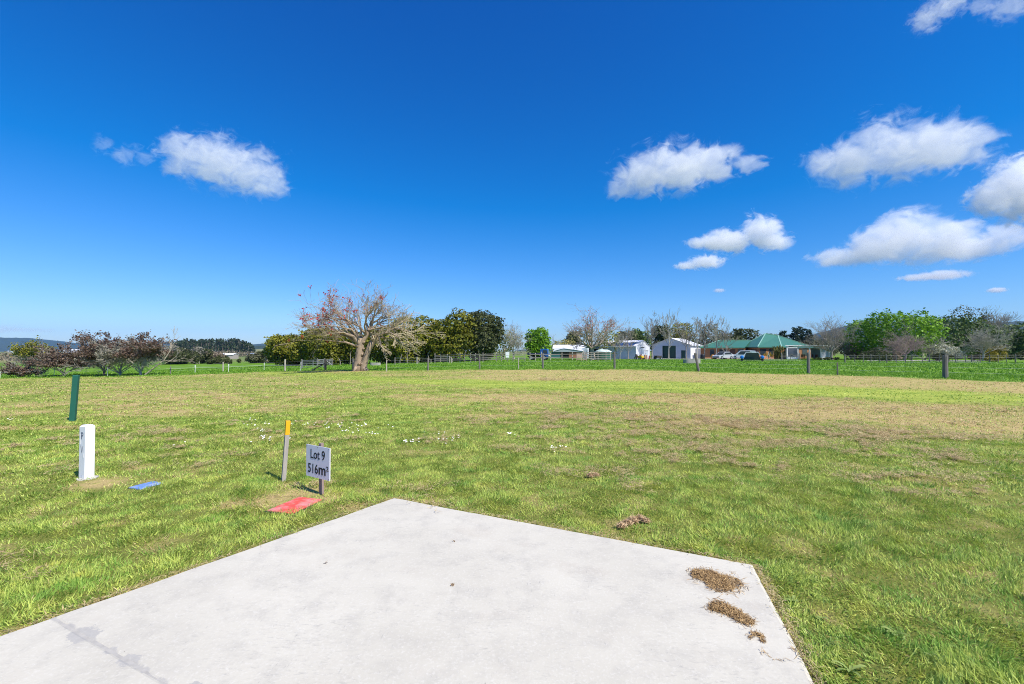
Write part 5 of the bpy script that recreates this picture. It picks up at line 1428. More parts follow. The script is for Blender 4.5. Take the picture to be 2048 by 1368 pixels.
# concrete water troughs
def trough(label, px, py, L, wd, h, rz):
    b = G(px, py); root = empty('water_trough', b, rz); tag(root, label, 'trough')
    mb = MB(); n = 20
    o_ = [(L / 2 * math.copysign(abs(math.cos(a)) ** .6, math.cos(a)), wd / 2 * math.copysign(abs(math.sin(a)) ** .6, math.sin(a))) for a in np.linspace(0, 2 * math.pi, n + 1)[:-1]]
    i_ = [(x * .88, y * .86) for x, y in o_]
    vs = [(x, y, -.05) for x, y in o_] + [(x, y, h) for x, y in o_] + [(x, y, h) for x, y in i_] + [(x, y, h * .4) for x, y in i_]
    fs = [(k * n + i, k * n + (i + 1) % n, (k + 1) * n + (i + 1) % n, (k + 1) * n + i) for k in range(3) for i in range(n)]
    mb.add(vs, fs); mb.build('basin', pm('trough concrete', (.34, .32, .29), .9, .2, 2, bump=.3), root)
    mb = MB(); mb.add([(x * .99, y * .99, h * .85) for x, y in i_], [tuple(range(n))]); mb.build('water', pm('trough water', (.03, .045, .04), .05, .1), root)
trough('oval grey concrete water trough behind the leaning fence post', 1383.5, 727, 2.1, 1.2, .55, 0)
trough('pale concrete trough in the pasture right of the coral tree trunk', 751, 731, 1.5, .9, .42, 0)
# black water butt, yellow drum, farm implements by the shed
b = onground(1405, 89); root = empty('rain_barrel', b); tag(root, 'black plastic rain barrel at the gable shed corner', 'barrel')
mb = MB(); mb.lathe([(.38, 0), (.42, .2), (.42, .75), (.36, .88), (.1, .92)], n=16); mb.build('drum', pm('black plastic', (.02, .02, .022), .4), root, smooth=True)
mb = MB(); mb.lathe([(.43, .30), (.435, .34), (.43, .38)], n=16); mb.build('band', tyre, root)
b = onground(1425, 88); root = empty('drum', b); tag(root, 'orange yellow drum beside the brick garage', 'drum')
mb = MB(); mb.lathe([(.20, 0), (.25, .08), (.22, .5), (.26, .75), (.12, .82)], n=14); mb.build('body', pm('orange plastic', (.72, .30, .02), .5, .1), root, smooth=True)
mb = MB(); mb.lathe([(.27, .40), (.275, .44), (.27, .48)], n=14); mb.build('band', pm('orange plastic', (.7, .3, .02)), root)
b = onground(1279, 84); root = empty('ride_on_mower', b, R(-60)); tag(root, 'small yellow and red ride on mower parked at the shed gable', 'mower')
mb = MB(); mb.prism([(-.2, .3), (.8, .3), (.85, .6), (.6, .72), (-.2, .72)], -.3, .3, 'y'); mb.build('bonnet', pm('mower yellow', (.75, .45, .03), .4), root, bevel=.03)
mb = MB(); mb.box((-.45, 0, .45), (.7, .7, .12)); mb.build('deck', pm('mower red', (.45, .05, .03), .5), root)
mb = MB(); mb.prism([(-.75, .5), (-.3, .5), (-.3, .6), (-.62, .62), (-.78, 1.0), (-.86, 1.0)], -.24, .24, 'y'); mb.build('seat', tyre, root)
for sx, r_ in ((-.55, .30), (.55, .2)):
    for sy in (-1, 1): wheel(root, sx, sy * .42, r_, .2)
mb = MB(); mb.bar((.0, 0, .7), (-.2, 0, 1.0), .04); mb.build('steering_column', tyre, root)
b = onground(1291, 85)
for i in range(5):
    root = empty('fabric_roll', b + Vector(((i - 2) * .34, (i % 2) * .25, 0)), 0)
    tag(root, ['rust red roll leaning on the shed end nearest the mower', 'white roll leaning on the shed end next to the rust red one', 'tan brown roll in the middle of the leaning stack', 'pale pink roll leaning beside the tan roll', 'dark red roll at the outer end of the leaning stack'][i], 'roll', 'rolls leaning at the shed end')
    cl = [(.40, .12, .06), (.75, .72, .68), (.42, .24, .13), (.62, .42, .36), (.28, .07, .05)][i]
    mb = MB(); tp = Vector((-.28 + .1 * i, .1, 1.0 - .09 * abs(i - 1))); mb.tube([(0, 0, 0), tp], .16, 10); mb.build('roll', pm('roll %d' % i, cl, .8, .2), root)
    mb = MB(); mb.tube([tp * 1.0, tp * 1.03], .05, 8); mb.build('core', darkin, root)
b = onground(1316, 84); root = empty('cart', b, R(20)); tag(root, 'dark low farm cart parked left of the gable shed door', 'cart')
mb = MB(); mb.box((0, 0, .55), (1.1, .8, .4)); mb.build('tray', pm('cart dark', (.05, .045, .04), .8), root)
for sx in (-.4, .4):
    for sy in (-1, 1): wheel(root, sx, sy * .42, .24, .12)
mb = MB(); mb.bar((.5, 0, .4), (1.2, 0, .3), .05); mb.build('drawbar', tyre, root)

# ================================================================== fences
wirem = pm('fence wire', (.50, .51, .52), .5, .1, metal=.3)
tape = pm('white electric tape', (.78, .78, .78), .6, .05)
def post_mesh(h, r, sq=False, seed=0, lean=(0, 0)):
    g = random.Random(seed); mb = MB(); n = 4 if sq else 8
    rings = []
    for i, z in enumerate((-.2, h * .25, h * .6, h * .93, h)):
        k = r * (1.06 - .1 * z / h) * (1 if z < h else .82)
        rings.append([Vector((lean[0] * z + k * (1.2 if sq else 1) * math.cos(2 * math.pi * j / n + (.785 if sq else 0)) * g.uniform(.92, 1.08), lean[1] * z + k * (1.2 if sq else 1) * math.sin(2 * math.pi * j / n + (.785 if sq else 0)) * g.uniform(.92, 1.08), z + (.03 * math.cos(j) if z == h else 0))) for j in range(n)])
    vs = [v for rg_ in rings for v in rg_]
    fs = [(i * n + j, i * n + (j + 1) % n, (i + 1) * n + (j + 1) % n, (i + 1) * n + j) for i in range(4) for j in range(n)] + [tuple(range(4 * n, 5 * n)), tuple(range(n - 1, -1, -1))]
    mb.add(vs, fs); return mb
def sag_wire(mb, a, b, r, sag=.02):
    pts = []
    for i in range(5):
        f = i / 4; p = a.lerp(b, f); p.z -= sag * 4 * f * (1 - f) * (b - a).length * .2; pts.append(p)
    mb.tube(pts, r, 4)
def wire_fence(name, label, posts, heights, wr=.006, wmat=None, ext=None, kind='fence'):
    """posts: (base point, height, radius, material, square, lean)"""
    b0 = posts[0][0]; root = empty(name, b0); tag(root, label, kind)
    for i, (b, h, r, m_, sq, ln) in enumerate(posts):
        mb = post_mesh(h, r, sq, i + int(b0.x * 10), ln); o = mb.build('post', m_, root); o.location = b - b0
    for hz_ in heights:
        for i in range(len(posts) - 1):
            a, c = posts[i], posts[i + 1]
            mb = MB(); pa = a[0] + Vector((a[5][0] * hz_, a[5][1] * hz_, min(hz_, a[1] * .97))); pc = c[0] + Vector((c[5][0] * hz_, c[5][1] * hz_, min(hz_, c[1] * .97)))
            sag_wire(mb, pa, pc, wr); mb.build('wire', wmat or wirem, root, off=b0)
    return root
def fp(px, py, top, r, m_=None, sq=False, lean=(0, 0), D=None):
    b = G(px, py) if D is None else onground(px, D)
    return (b, max(.4, zat(top, b.y) - b.z), r, m_ or woodd, sq, lean)
# boundary fence on the right and in the middle
wire_fence('boundary_fence', 'old wire fence with dark weathered posts along the mown lawn edge',
           [fp(2130, 763, 712, .12), fp(1891, 756.5, 710, .125), fp(1675, 750, 725, .045, woodd), fp(1617, 747, 705, .105), fp(1397.5, 743, 706, .10, lean=(-.19, 0)), fp(1229, 738, 704, .085), fp(1085.5, 737.5, 707, .085), fp(1037, 738.5, 716, .04, woodp), fp(959, 738.8, 712.5, .07), fp(856, 741, 716, .065), fp(773, 743, 721, .05, woodp)],
           (.35, .65, .95), .0032)
wire_fence('boundary_fence', 'wire fence with strainer post and pale posts left of the coral tree',
           [fp(706, 739, 716, .10), fp(651, 740, 718, .125, pm('black strainer', (.05, .048, .045), .9, .3)), fp(570, 742, 719, .10, woodp), fp(446, 743, 724, .075, woodp), fp(341, 748.5, 733, .06)], (.4, .75, 1.05), .0035)
b = G(651, 740); root = empty('strainer_brace', b); tag(root, 'dark diagonal timber brace propping the black strainer post', 'brace')
mb = MB(); s_ = b.y / F; mb.bar((-24 * s_, -.05, .05), (-2.5 * s_, 0, .72), .13, .11); mb.build('strut', pm('black strainer', (.05, .05, .05)), root)
mb = MB(); mb.box((-24.5 * s_, -.05, .04), (.3, .2, .12)); mb.build('footing', woodd, root)
# white electric fence
ef = [(0, 756), (108, 752), (215, 752), (390, 745.5), (457, 743.8), (528, 740), (601.5, 741)]
posts = []
for px, py in ef:
    b = G(px, py); posts.append((b, .88, .028, tape, False, (.03, 0)))
r_ = wire_fence('electric_fence', 'low white electric tape fence with small white plastic posts', posts, (.62,), .008, tape)
for b, h, r, m_, sq, ln in posts:
    mb = MB(); mb.tube([(0, 0, h - .02), (.03, 0, h + .06)], [.055, .045], 8); mb.tube([(0, -.06, h - .1), (0, .06, h - .1)], .03, 6); o = mb.build('insulator', tape, r_); o.location = b - posts[0][0]
# right hand garden fence: thin dark posts and wires
gp = []
gh = random.Random(9)
for i, px in enumerate(range(1690, 2120, 17)):
    gp.append(fp(px + gh.uniform(-3, 3), 0, 708.5 + gh.uniform(-.8, 1.2), .045 if i % 5 else .075, woodd, D=63 - (px - 1690) * .006, lean=(gh.uniform(-.03, .03), 0)))
wire_fence('garden_fence', 'wire fence of many thin dark posts in front of the garden shrubs', gp, (.35, .7, 1.02), .0042)
# paddock fence behind the pasture, middle
pp_ = [fp(px, 0, tp, r, woodp if i % 3 else wood, D=D) for i, (px, tp, r, D) in enumerate([(790, 715, .06, 70), (834, 714, .08, 69), (862, 718, .05, 69), (899, 712, .09, 68), (903, 716, .05, 68)])]
wire_fence('paddock_fence', 'pale post and wire fence in front of the shelter belt', pp_, (.3, .6, .9, 1.15), .004)
def rail_fence(name, label, pts, h, rails, pm_, rm_, pr=.08, rail_h=.11, kind='fence'):
    b0 = pts[0]; root = empty(name, b0); tag(root, label, kind)
    for i, p in enumerate(pts):
        o = post_mesh(h * random.Random(i).uniform(.95, 1.12), pr, True, i).build('post', pm_, root); o.location = p - b0
    for i in range(len(pts) - 1):
        for z in rails:
            mb = MB(); mb.bar(pts[i] + Vector((0, -.1, z)), pts[i + 1] + Vector((0, -.1, z)), .05, rail_h); mb.build('rail', rm_, root, off=b0)
    return root
yl = [onground(px, D) for px, D in ((870, 72), (895, 72), (920, 71), (941, 70), (951, 70), (966, 70), (993, 71), (1003, 71), (1026, 72), (1050, 73))]
rail_fence('stock_yard', 'weathered timber stock yard rails under the shelter belt', yl, 1.35, (.35, .65, .95, 1.2), wood, pm('grey rails', (.20, .185, .165), .9, .3), .07, .08)
yl = [onground(px, D) for px, D in ((1060, 76), (1071, 76), (1083, 76), (1101, 76), (1124, 77), (1145, 77), (1167, 77))]
rail_fence('stock_yard', 'open timber yard rails in front of the blue truck', yl, 1.3, (.55, 1.05), woodp, wood, .07, .09)
yl = [onground(px, D) for px, D in ((1167, 75), (1182, 75), (1196, 75), (1212, 75), (1221, 75))]
rail_fence('stock_yard', 'grey timber yard rails in front of the green tank', yl, 1.45, (.3, .65, 1.0, 1.3), woodp, wood, .08, .12)
b = onground(1163, 74); root = empty('yard_hurdle', b); tag(root, 'pinkish tubular hurdle gate standing at the stock yards', 'gate')
for z in (.2, .5, .8, 1.15):
    mb = MB(); mb.bar((-.75, 0, z), (.75, 0, z), .06); mb.build('rail', pm('rusty pink pipe', (.50, .33, .27), .6, .2), root)
for x in (-.78, 0, .78):
    mb = MB(); mb.bar((x, 0, -.02), (x, 0, 1.2), .07); mb.build('upright', pm('rusty pink pipe', (.5, .3, .27)), root)
b = onground(990, 69.5); root = empty('notice_board', b); tag(root, 'blank white board fixed to the stock yard rails', 'board')
mb = MB(); mb.box((1.9, -.15, 1.25), (.58, .03, .55)); mb.build('panel', trimw, root); mb = MB(); mb.box((1.9, -.15, .80), (.52, .03, .26)); mb.build('panel', trimw, root)
mb = MB(); mb.bar((1.9, -.09, -.05), (1.9, -.09, 1.6), .08); mb.build('stake', woodd, root)
# farm gates
def farm_gate(name, label, px0, px1, D, h, m_, brace=True, bars=5):
    a, c = onground(px0, D), onground(px1, D); root = empty(name, a); tag(root, label, 'gate'); d = c - a
    for i in range(bars):
        z = .18 + (h - .22) * i / (bars - 1); mb = MB(); mb.bar(Vector((0, 0, z)), d + Vector((0, 0, z)), .035, .045); mb.build('rail', m_, root)
    for f in (0, .5, 1):
        mb = MB(); mb.bar(d * f + Vector((0, -.03, .1)), d * f + Vector((0, -.03, h)), .06, .08); mb.build('upright', m_, root)
    if brace:
        mb = MB(); mb.bar(d * .5 + Vector((0, -.06, h)), d + Vector((0, -.06, .18)), .05, .08); mb.build('brace', m_, root)
    for f in (-.03, 1.03):
        mb = post_mesh(h + .12, .09, True, int(px0)); o = mb.build('gate_post', woodd, root); o.location = d * f
farm_gate('farm_gate', 'dark timber farm gate in front of the patio', 1564, 1598, 78, 1.1, woodd)
farm_gate('farm_gate', 'pale tubular farm gate left of the black strainer post', 605, 648, 62, 1.15, pm('galvanised pipe', (.34, .35, .36), .45, .1, metal=.4), brace=False)
farm_gate('farm_gate', 'white rail gate beside the pale tubular gate', 636, 664, 72, 1.1, pm('grey white rails', (.42, .41, .40), .7, .2), brace=True)
# gravel drive in front of the sheds and house
mb = MB(); q = [G(1180, 719.2), G(1300, 718.9), G(1420, 718.6), G(1570, 718.9), G(1575, 717.0), G(1420, 716.6), G(1300, 716.8), G(1180, 717.3)]
mb.add([p + Vector((0, 0, .02)) for p in q], [(0, 1, 6, 7), (1, 2, 5, 6), (2, 3, 4, 5)]); o = mb.build('gravel_drive', pm('gravel', (.38, .36, .33), .95, .25, 4), None); tag(o, kind='structure')
mb = MB(); q = [G(1735, 722.6), G(1960, 722.9), G(1962, 720.8), G(1735, 720.6)]
mb.add([p + Vector((0, 0, .02)) for p in q], [(0, 1, 2, 3)]); o = mb.build('gravel_path', pm('gravel', (.38, .36, .33)), None); tag(o, kind='structure')
# leaning rails by the drive
b = onground(1536, 79); root = empty('timber_trestle', b); tag(root, 'small pale timber trestle standing on the grass by the drive', 'trestle')
for a_, c_ in (((-.5, 0, 0), (.12, 0, 1.15)), ((.5, 0, 0), (.1, 0, 1.1)), ((.14, .1, 0), (.14, .1, 1.35))):
    mb = MB(); mb.bar(a_, c_, .1, .08); mb.build('leg', woodp, root)

# ================================================================== far country
forest = pm('forested hill', (.030, .045, .022), .95, .45, .02, bump=0)
def hill(prof, D, depth, foot, mat, rough=3.0, seed=0):
    xs = np.linspace(prof[0][0], prof[-1][0], 160)
    ys = np.interp(xs, [p[0] for p in prof], [p[1] for p in prof])
    rows = [(-1.0, 0.0), (-.8, .12), (-.6, .30), (-.4, .52), (-.22, .75), (-.1, .90), (0, 1.0), (.3, .8), (1, 0)]
    V = []
    for t, hgt in rows:
        for i, (x, y) in enumerate(zip(xs, ys)):
            top_ = zat(y, D) - foot
            Dd = D + depth * t
            p = W(x, 702, D); X = p.x * (1 + .25 * depth / D * t * 0)
            n_ = (float(fbm(X, Dd, depth * .25, seed, 4)) - .5) * top_ * .35 * (1 - hgt) * hgt * 4 if hgt < 1 else 0
            n2 = (float(vnoise(X, Dd, 40, seed + 2)) - .5) * rough
            V.append((X, Dd, foot + max(0, top_ * hgt + n_) + (n2 if hgt > 0.05 else 0)))
    n = len(xs); Fq = np.array([(r * n + i, r * n + i + 1, (r + 1) * n + i + 1, (r + 1) * n + i) for r in range(len(rows) - 1) for i in range(n - 1)])
    o = link('hill', np_mesh('hill', np.array(V), Fq, smooth=True), mat); tag(o, kind='structure')
hill([(-400, 668), (-50, 672), (0, 675), (60, 676.5), (84, 679), (110, 684), (128, 689), (160, 684.5), (200, 687), (300, 690), (342, 682.5), (360, 682), (430, 691), (505, 689), (530, 686.5), (556, 687), (575, 694), (640, 703)], 4600, 1100, -6, forest, 9, 1)
hill([(1010, 704), (1060, 698), (1094, 692), (1112, 693), (1150, 700), (1200, 705)], 3000, 600, -6, forest, 5, 2)
hill([(1560, 705), (1600, 697), (1640, 680), (1675, 660), (1705, 648), (1735, 641), (1765, 640.5), (1800, 643), (1845, 638), (1872, 637), (1905, 640), (1960, 646), (2010, 644), (2048, 642), (2200, 636), (2500, 660)], 3000, 1000, -6, forest, 9, 3)
hill([(490, 709), (505, 700), (530, 697.5), (560, 698), (585, 702), (620, 709)], 1500, 300, -5, pm('hill pasture', (.20, .20, .075), .95, .3, .01), 1.0, 4)
hill([(500, 700), (512, 692), (540, 690.5), (556, 693), (570, 700)], 1900, 160, -5, forest, 4, 5)
# pine plantation
g_ = np.random.default_rng(31)
prof = np.array([(342, 688), (352, 681), (372, 678), (400, 679), (425, 676.5), (450, 678), (470, 676), (485, 680), (498, 684), (508, 690)])
Cs, Tn, tr = [], [], []
for i in range(210):
    px = g_.uniform(343, 508); D = g_.uniform(560, 680) if px < 480 else g_.uniform(560, 610)
    tp = np.interp(px, prof[:, 0], prof[:, 1]) + g_.uniform(-.5, 4.5); b = onground(px, D); h = max(6, (zat(tp, 600) + 3.5) * D / 600 - 0)
    n = 46; z = g_.uniform(.28, 1, n); rr_ = (1.05 - z) * 4.2 + .5; a = g_.uniform(0, 6.28, n)
    Cs.append(np.stack([b.x + np.cos(a) * rr_ * g_.uniform(.3, 1, n), b.y + np.sin(a) * rr_ * g_.uniform(.3, 1, n), b.z + z * h], 1)); Tn.append(np.clip(g_.normal(.45, .2) + g_.normal(0, .15, n), 0, 1))
    tr.append([(b.x, b.y, b.z - .5), (b.x, b.y, b.z + h * .4), (b.x, b.y, b.z + h * .75), (b.x, b.y, b.z + h)])
C = np.concatenate(Cs); V, Fq = leaf_arrays(C, norm(g_.normal(size=C.shape) + np.array([0, 0, .5])), g_.uniform(1.4, 3.0, len(C)), .7)
tone = np.repeat(np.concatenate(Tn), 4)
o = link('pine_plantation', np_mesh('pine_plantation', V, Fq, tone), leaf_mat('far pine needles', (.022, .042, .018), (.075, .105, .045))); tag(o, 'dark block of tall pines far across the valley', 'forest', kind='stuff')
V, Fq = tube_arrays(np.array(tr), np.tile(np.array([[.45, .38, .25, .1]]), (len(tr), 1)), 5)
o = link('pine_trunks', np_mesh('pine_trunks', V, Fq), pm('pine trunk', (.20, .16, .13), .9, .3)); tag(o, 'grey trunks of the far pine block', 'forest', kind='stuff')
# fawn scrub along the foot of the pines and far hedgerows
g_ = np.random.default_rng(33); Cs = []
for px in np.concatenate([np.linspace(415, 512, 26), np.linspace(2, 70, 16)]):
    D = g_.uniform(380, 460) if px > 100 else g_.uniform(220, 330); b = onground(px, D); n = 60
    Cs.append(np.array([b.x, b.y, b.z + 1.6]) + g_.normal(size=(n, 3)) * np.array([2.4, 2, 1.5]))
C = np.concatenate(Cs); C[:, 2] = np.maximum(C[:, 2], terrain(C[:, 0], C[:, 1]) + .2)
V, Fq = leaf_arrays(C, g_.normal(size=C.shape), g_.uniform(.7, 1.6, len(C)), .7)
o = link('valley_scrub', np_mesh('valley_scrub', V, Fq, np.repeat(g_.random(len(C)), 4)), leaf_mat('valley scrub', (.13, .11, .06), (.34, .28, .20))); tag(o, 'fawn winter scrub along the valley floor below the pines', 'scrub', kind='stuff')
def far_shed(name, label, px, D, L, wd, h, rz, wall, roof, windows=0):
    b = onground(px, D); root = empty(name, b, rz); tag(root, label, 'shed' if 'shed' in name else 'house')
    mb = MB(); mb.prism([(-wd/2, 0), (wd/2, 0), (wd/2, h), (0, h * 1.35), (-wd/2, h)], -L/2, L/2, 'x'); wl = mb.build('wall', wall, root)
    for sg in (-1, 1):
        mb = MB(); q = [(-L/2 - .3, 0, h * 1.38), (L/2 + .3, 0, h * 1.38), (L/2 + .3, sg * (wd/2 + .4), h * .98), (-L/2 - .3, sg * (wd/2 + .4), h * .98)]
        mb.add(q + [(x, y, z + .12) for x, y, z in q], [(0, 1, 2, 3), (4, 5, 6, 7), (0, 1, 5, 4), (1, 2, 6, 5), (2, 3, 7, 6), (3, 0, 4, 7)]); mb.build('roof', roof, root)
    for i in range(3):
        mb = MB(); mb.box(((i - 1) * L * .3, -wd/2 - .02, h * .5), (L * .1, .06, h * .4)); mb.build('window', glassd, root)
far_shed('long_shed', 'long low white roofed shed across the valley', 444, 300, 17, 8, 2.6, R(6), pm('fawn wall', (.4, .35, .3)), trimw)
far_shed('far_house', 'small pale blue grey house across the valley', 511, 310, 6.5, 6, 2.6, R(-10), pm('pale blue wall', (.5, .55, .65)), pm('blue grey roof', (.25, .3, .4)))
far_shed('factory_shed', 'big white roofed industrial shed below the far left hills', 152, 1500, 46, 40, 8, R(5), pm('pale wall', (.6, .62, .66)), trimw)
far_shed('factory_shed', 'white shed on the slope of the far left hill', 24, 1700, 16, 20, 5, R(0), pm('pale wall', (.6, .6, .6)), trimw)

# ================================================================== dry clippings, daisies, weeds, leaf litter
hay = leaf_mat('dry clippings', (.18, .105, .045), (.66, .45, .21), .15)
def strands(C, spread, n, ln, wd, h, seed, up=.25, shape=None):
    g = np.random.default_rng(seed)
    if shape is None:
        a = g.uniform(0, 6.28, n); r = np.sqrt(g.random(n)); P = np.stack([C[0] + np.cos(a) * r * spread[0], C[1] + np.sin(a) * r * spread[1], np.zeros(n)], 1); rr_ = r
    else:
        k = g.integers(0, len(shape), n); sh_ = np.array(shape)[k]; a = g.uniform(0, 6.28, n); r = np.sqrt(g.random(n)) * np.where(g.random(n) < .13, g.uniform(1, 2.1, n), .92); rr_ = r
        P = np.stack([sh_[:, 0] + np.cos(a) * r * sh_[:, 2], sh_[:, 1] + np.sin(a) * r * sh_[:, 2], np.zeros(n)], 1)
    P[:, 2] = C[2] + .004 + np.abs(g.normal(0, 1, n)) * h * np.clip(1.1 - rr_, .1, 1)
    az = g.uniform(0, 6.28, n); el = g.normal(0, up, n)
    d = np.stack([np.cos(az) * np.cos(el), np.sin(az) * np.cos(el), np.sin(el)], 1) * (ln * g.uniform(.4, 1.3, n))[:, None]
    s_ = np.stack([-np.sin(az), np.cos(az), g.normal(0, .4, n)], 1) * wd
    bend = g.normal(size=(n, 3)) * (ln * .18)
    A, B_, M_ = P - d / 2, P + d / 2, P + bend
    for q in (A, B_, M_): q[:, 2] = np.maximum(q[:, 2], C[2] + .003)
    V = np.stack([A - s_ * .4, A + s_ * .4, M_ + s_, M_ - s_, B_ + s_ * .3, B_ - s_ * .3], 1).reshape(-1, 3)
    q = np.arange(n)[:, None] * 6; Fq = np.concatenate([q + np.array([[0, 1, 2, 3]]), q + np.array([[3, 2, 4, 5]])])
    return V, Fq, np.repeat(np.clip(g.beta(1.6, 1.8, n), 0, 1), 6)
def slabp(px, py): d = ray(px, py); t = (.022 - CAMZ) / d[2]; return (d[0] * t, d[1] * t, .022)
def clump(label, blobs, n, seed, z=None, ln=.05, h=.0045):
    pts = [slabp(px, py) for px, py, _ in blobs]
    c = Vector(np.mean(pts, 0)); shp = [(p[0] - c.x, p[1] - c.y, r) for p, (_, _, r) in zip(pts, blobs)]
    V, Fq, tn = strands((0, 0, 0), None, n, ln, .0016, h, seed, .2, shp)
    o = link('hay_clump', np_mesh('hay_clump', V, Fq, tn), hay, None, (c.x, c.y, .022 if z is None else z)); tag(o, label, 'hay', 'dried grass clumps dropped on the slab')
clump('largest dried grass clump on the slab, near its square corner', [(1405, 1152, .075), (1430, 1160, .10), (1455, 1165, .10), (1440, 1172, .09), (1420, 1150, .07), (1400, 1148, .05)], 2600, 1)
clump('long narrow dried grass clump on the slab between two others', [(1440, 1212, .055), (1455, 1222, .055), (1472, 1230, .05), (1490, 1242, .045), (1432, 1218, .035)], 1400, 2)
clump('small hooked dried grass clump on the slab, least of the three', [(1501, 1274, .014), (1508, 1268, .014), (1516, 1268, .013), (1523, 1274, .014), (1526, 1283, .010)], 150, 3, None, .035, .003)
clump('tiny scatter of dried grass near the slab side edge', [(1548, 1318, .02), (1575, 1322, .02), (1525, 1305, .02), (1590, 1300, .02)], 26, 4, ln=.03, h=.003)
def lawnclump(label, blobs, n, seed, ln=.07, h=.035):
    pts = [G(px, py) for px, py, _ in blobs]; c = sum(pts, Vector()) / len(pts); shp = [(p.x - c.x, p.y - c.y, r) for p, (_, _, r) in zip(pts, blobs)]
    V, Fq, tn = strands((0, 0, .02), None, n, ln, .0025, h, seed, .35, shp)
    o = link('thatch_clump', np_mesh('thatch_clump', V, Fq, tn), leaf_mat('reddish thatch', (.30, .19, .10), (.82, .60, .36), .2), None, c); tag(o, label, 'thatch', 'lumps of thatch on the lawn')
lawnclump('tan rope like lump of thatch on the grass beside the slab edge', [(1242, 1058, .03), (1254, 1052, .04), (1266, 1046, .045), (1280, 1042, .04), (1291, 1047, .03)], 800, 5, .06, .022)
lawnclump('small rusty lump of thatch standing alone on the green lawn', [(1180, 956, .035), (1187, 953, .045), (1194, 955, .03)], 380, 6, .06, .025)
# raked clippings strewn over the lawn, thickest to the right
g_ = np.random.default_rng(44); parts = []; k = 0; Vs, Fs, Ts = [], [], []
cand = 0; made = 0
while made < 440 and cand < 20000:
    cand += 1; near_ = cand % 3 == 0
    r = math.sqrt(g_.uniform(4.5 ** 2, (12.5 if near_ else 26) ** 2)); a = R(g_.uniform(-56, 60)); x, y = r * math.sin(a), r * math.cos(a)
    pr = .05 + .55 * float(sstep(-3, 5, x)) * float(sstep(4.5, 8, y)) + .2 * float(sstep(9, 14, r)) + (.35 * float(sstep(0, 3, x)) if near_ else 0)
    if float(slab_sd(np.array([x]), np.array([y]))[0]) < .25 or g_.random() > pr * (float(fbm(x, y, 2.2, 31, 3)) > (.40 if near_ else .46)): continue
    if float(masks(np.array([x]), np.array([y]))[2][0]) > .35: continue
    z = float(terrain(x, y)); wd_ = g_.uniform(.10, .42) * (1 + r * .02); n = int(160 + 420 * wd_) if r < 12 else int(90 + 160 * wd_)
    ct = g_.normal(0, .5)
    shp_ = [(g_.normal(0, wd_ * .9), g_.normal(0, wd_ * .35), wd_ * g_.uniform(.15, .6)) for _ in range(int(g_.integers(4, 9)))]
    V, Fq, tn = strands((0, 0, 0), None, int(n * (.75 if r < 12 else .42)), .075 if r < 12 else .10, .0022 if r < 8 else .0022 * r / 7.5, .018, int(g_.integers(1e6)), .3, shp_)
    ca, sa = math.cos(ct), math.sin(ct); V = np.stack([V[:, 0] * ca - V[:, 1] * sa + x, V[:, 0] * sa + V[:, 1] * ca + y, V[:, 2] + z + (.034 if r < 12 else .028)], 1)
    Vs.append(V); Fs.append(Fq + k); Ts.append(tn * g_.uniform(.6, 1)); k += len(V); made += 1
o = link('raked_clippings', np_mesh('raked_clippings', np.concatenate(Vs), np.concatenate(Fs), np.concatenate(Ts)), leaf_mat('old thatch', (.36, .260, .130), (.82, .66, .36), .25)); tag(o, 'brown raked grass clippings strewn over the lawn', 'clippings', kind='stuff')
# straw and soil crumbs along the slab edges
g_ = np.random.default_rng(52); Vs, Fs, Ts, k = [], [], [], 0
for a_, b_, n in ((SA, SA + dl * 4.2, 600), (SA, SB, 600), (SB, SB + drr * 2.4, 800)):
    d_ = (b_ - a_); nn = Vector((-d_.y, d_.x)).normalized(); cm = (SA + SB + SC1 + SL) / 4
    if (Vector((a_.x, a_.y)) + nn - Vector((cm.x, cm.y))).length < (Vector((a_.x, a_.y)) - nn - Vector((cm.x, cm.y))).length: nn = -nn
    f = g_.random(n); off = np.abs(g_.normal(0, .028, n)) - .006 + .03 * vnoise(f * 40, f * 0, 1, 7)
    off = np.where(g_.random(n) < .05, -g_.random(n) * .05, off)
    X = a_.x + d_.x * f + nn.x * off; Y = a_.y + d_.y * f + nn.y * off
    V, Fq, tn = strands((0, 0, 0), (.001, .001), n, .045, .0017, .006, int(g_.integers(1e6)), .3)
    V = V + np.repeat(np.stack([X, Y, np.where(off < 0, .022, .012 + g_.random(n) * .01)], 1), 6, 0)
    Vs.append(V); Fs.append(Fq + k); Ts.append(tn); k += len(V)
o = link('edge_litter', np_mesh('edge_litter', np.concatenate(Vs), np.concatenate(Fs), np.concatenate(Ts)), leaf_mat('edge litter', (.22, .16, .08), (.66, .54, .29), .1)); tag(o, 'dead straw and soil crumbs along the slab edges', 'litter', kind='stuff')
# daisies
pet = MB(); 
for i in range(9):
    a = i * 2 * math.pi / 9; d = Vector((math.cos(a), math.sin(a), 0)); s_ = Vector((-d.y, d.x, 0))
    pet.add([d * .003 - s_ * .002, d * .003 + s_ * .002, d * .015 + s_ * .005 + Vector((0, 0, .003)), d * .018 + Vector((0, 0, .003)), d * .015 - s_ * .005 + Vector((0, 0, .003))], [(0, 1, 2, 3, 4)])
eye = MB(); eye.lathe([(.005, 0), (.004, .003), (.001, .004)], n=8)
stem = MB(); stem.tube([(0, 0, -.06), (0, 0, 0)], .0012, 4)
d0 = empty('daisy', (0, 0, -50)); pet.build('petals', pm('daisy white', (.82, .82, .80), .6, .05), d0); eye.build('eye', pm('daisy yellow', (.75, .45, .03), .6), d0); stem.build('stem', pm('daisy stem', (.12, .2, .04), .6), d0)
tag(d0, 'small white daisy flowering in the lawn', 'daisy', 'white daisies scattered in the lawn')
g_ = random.Random(8); first = True
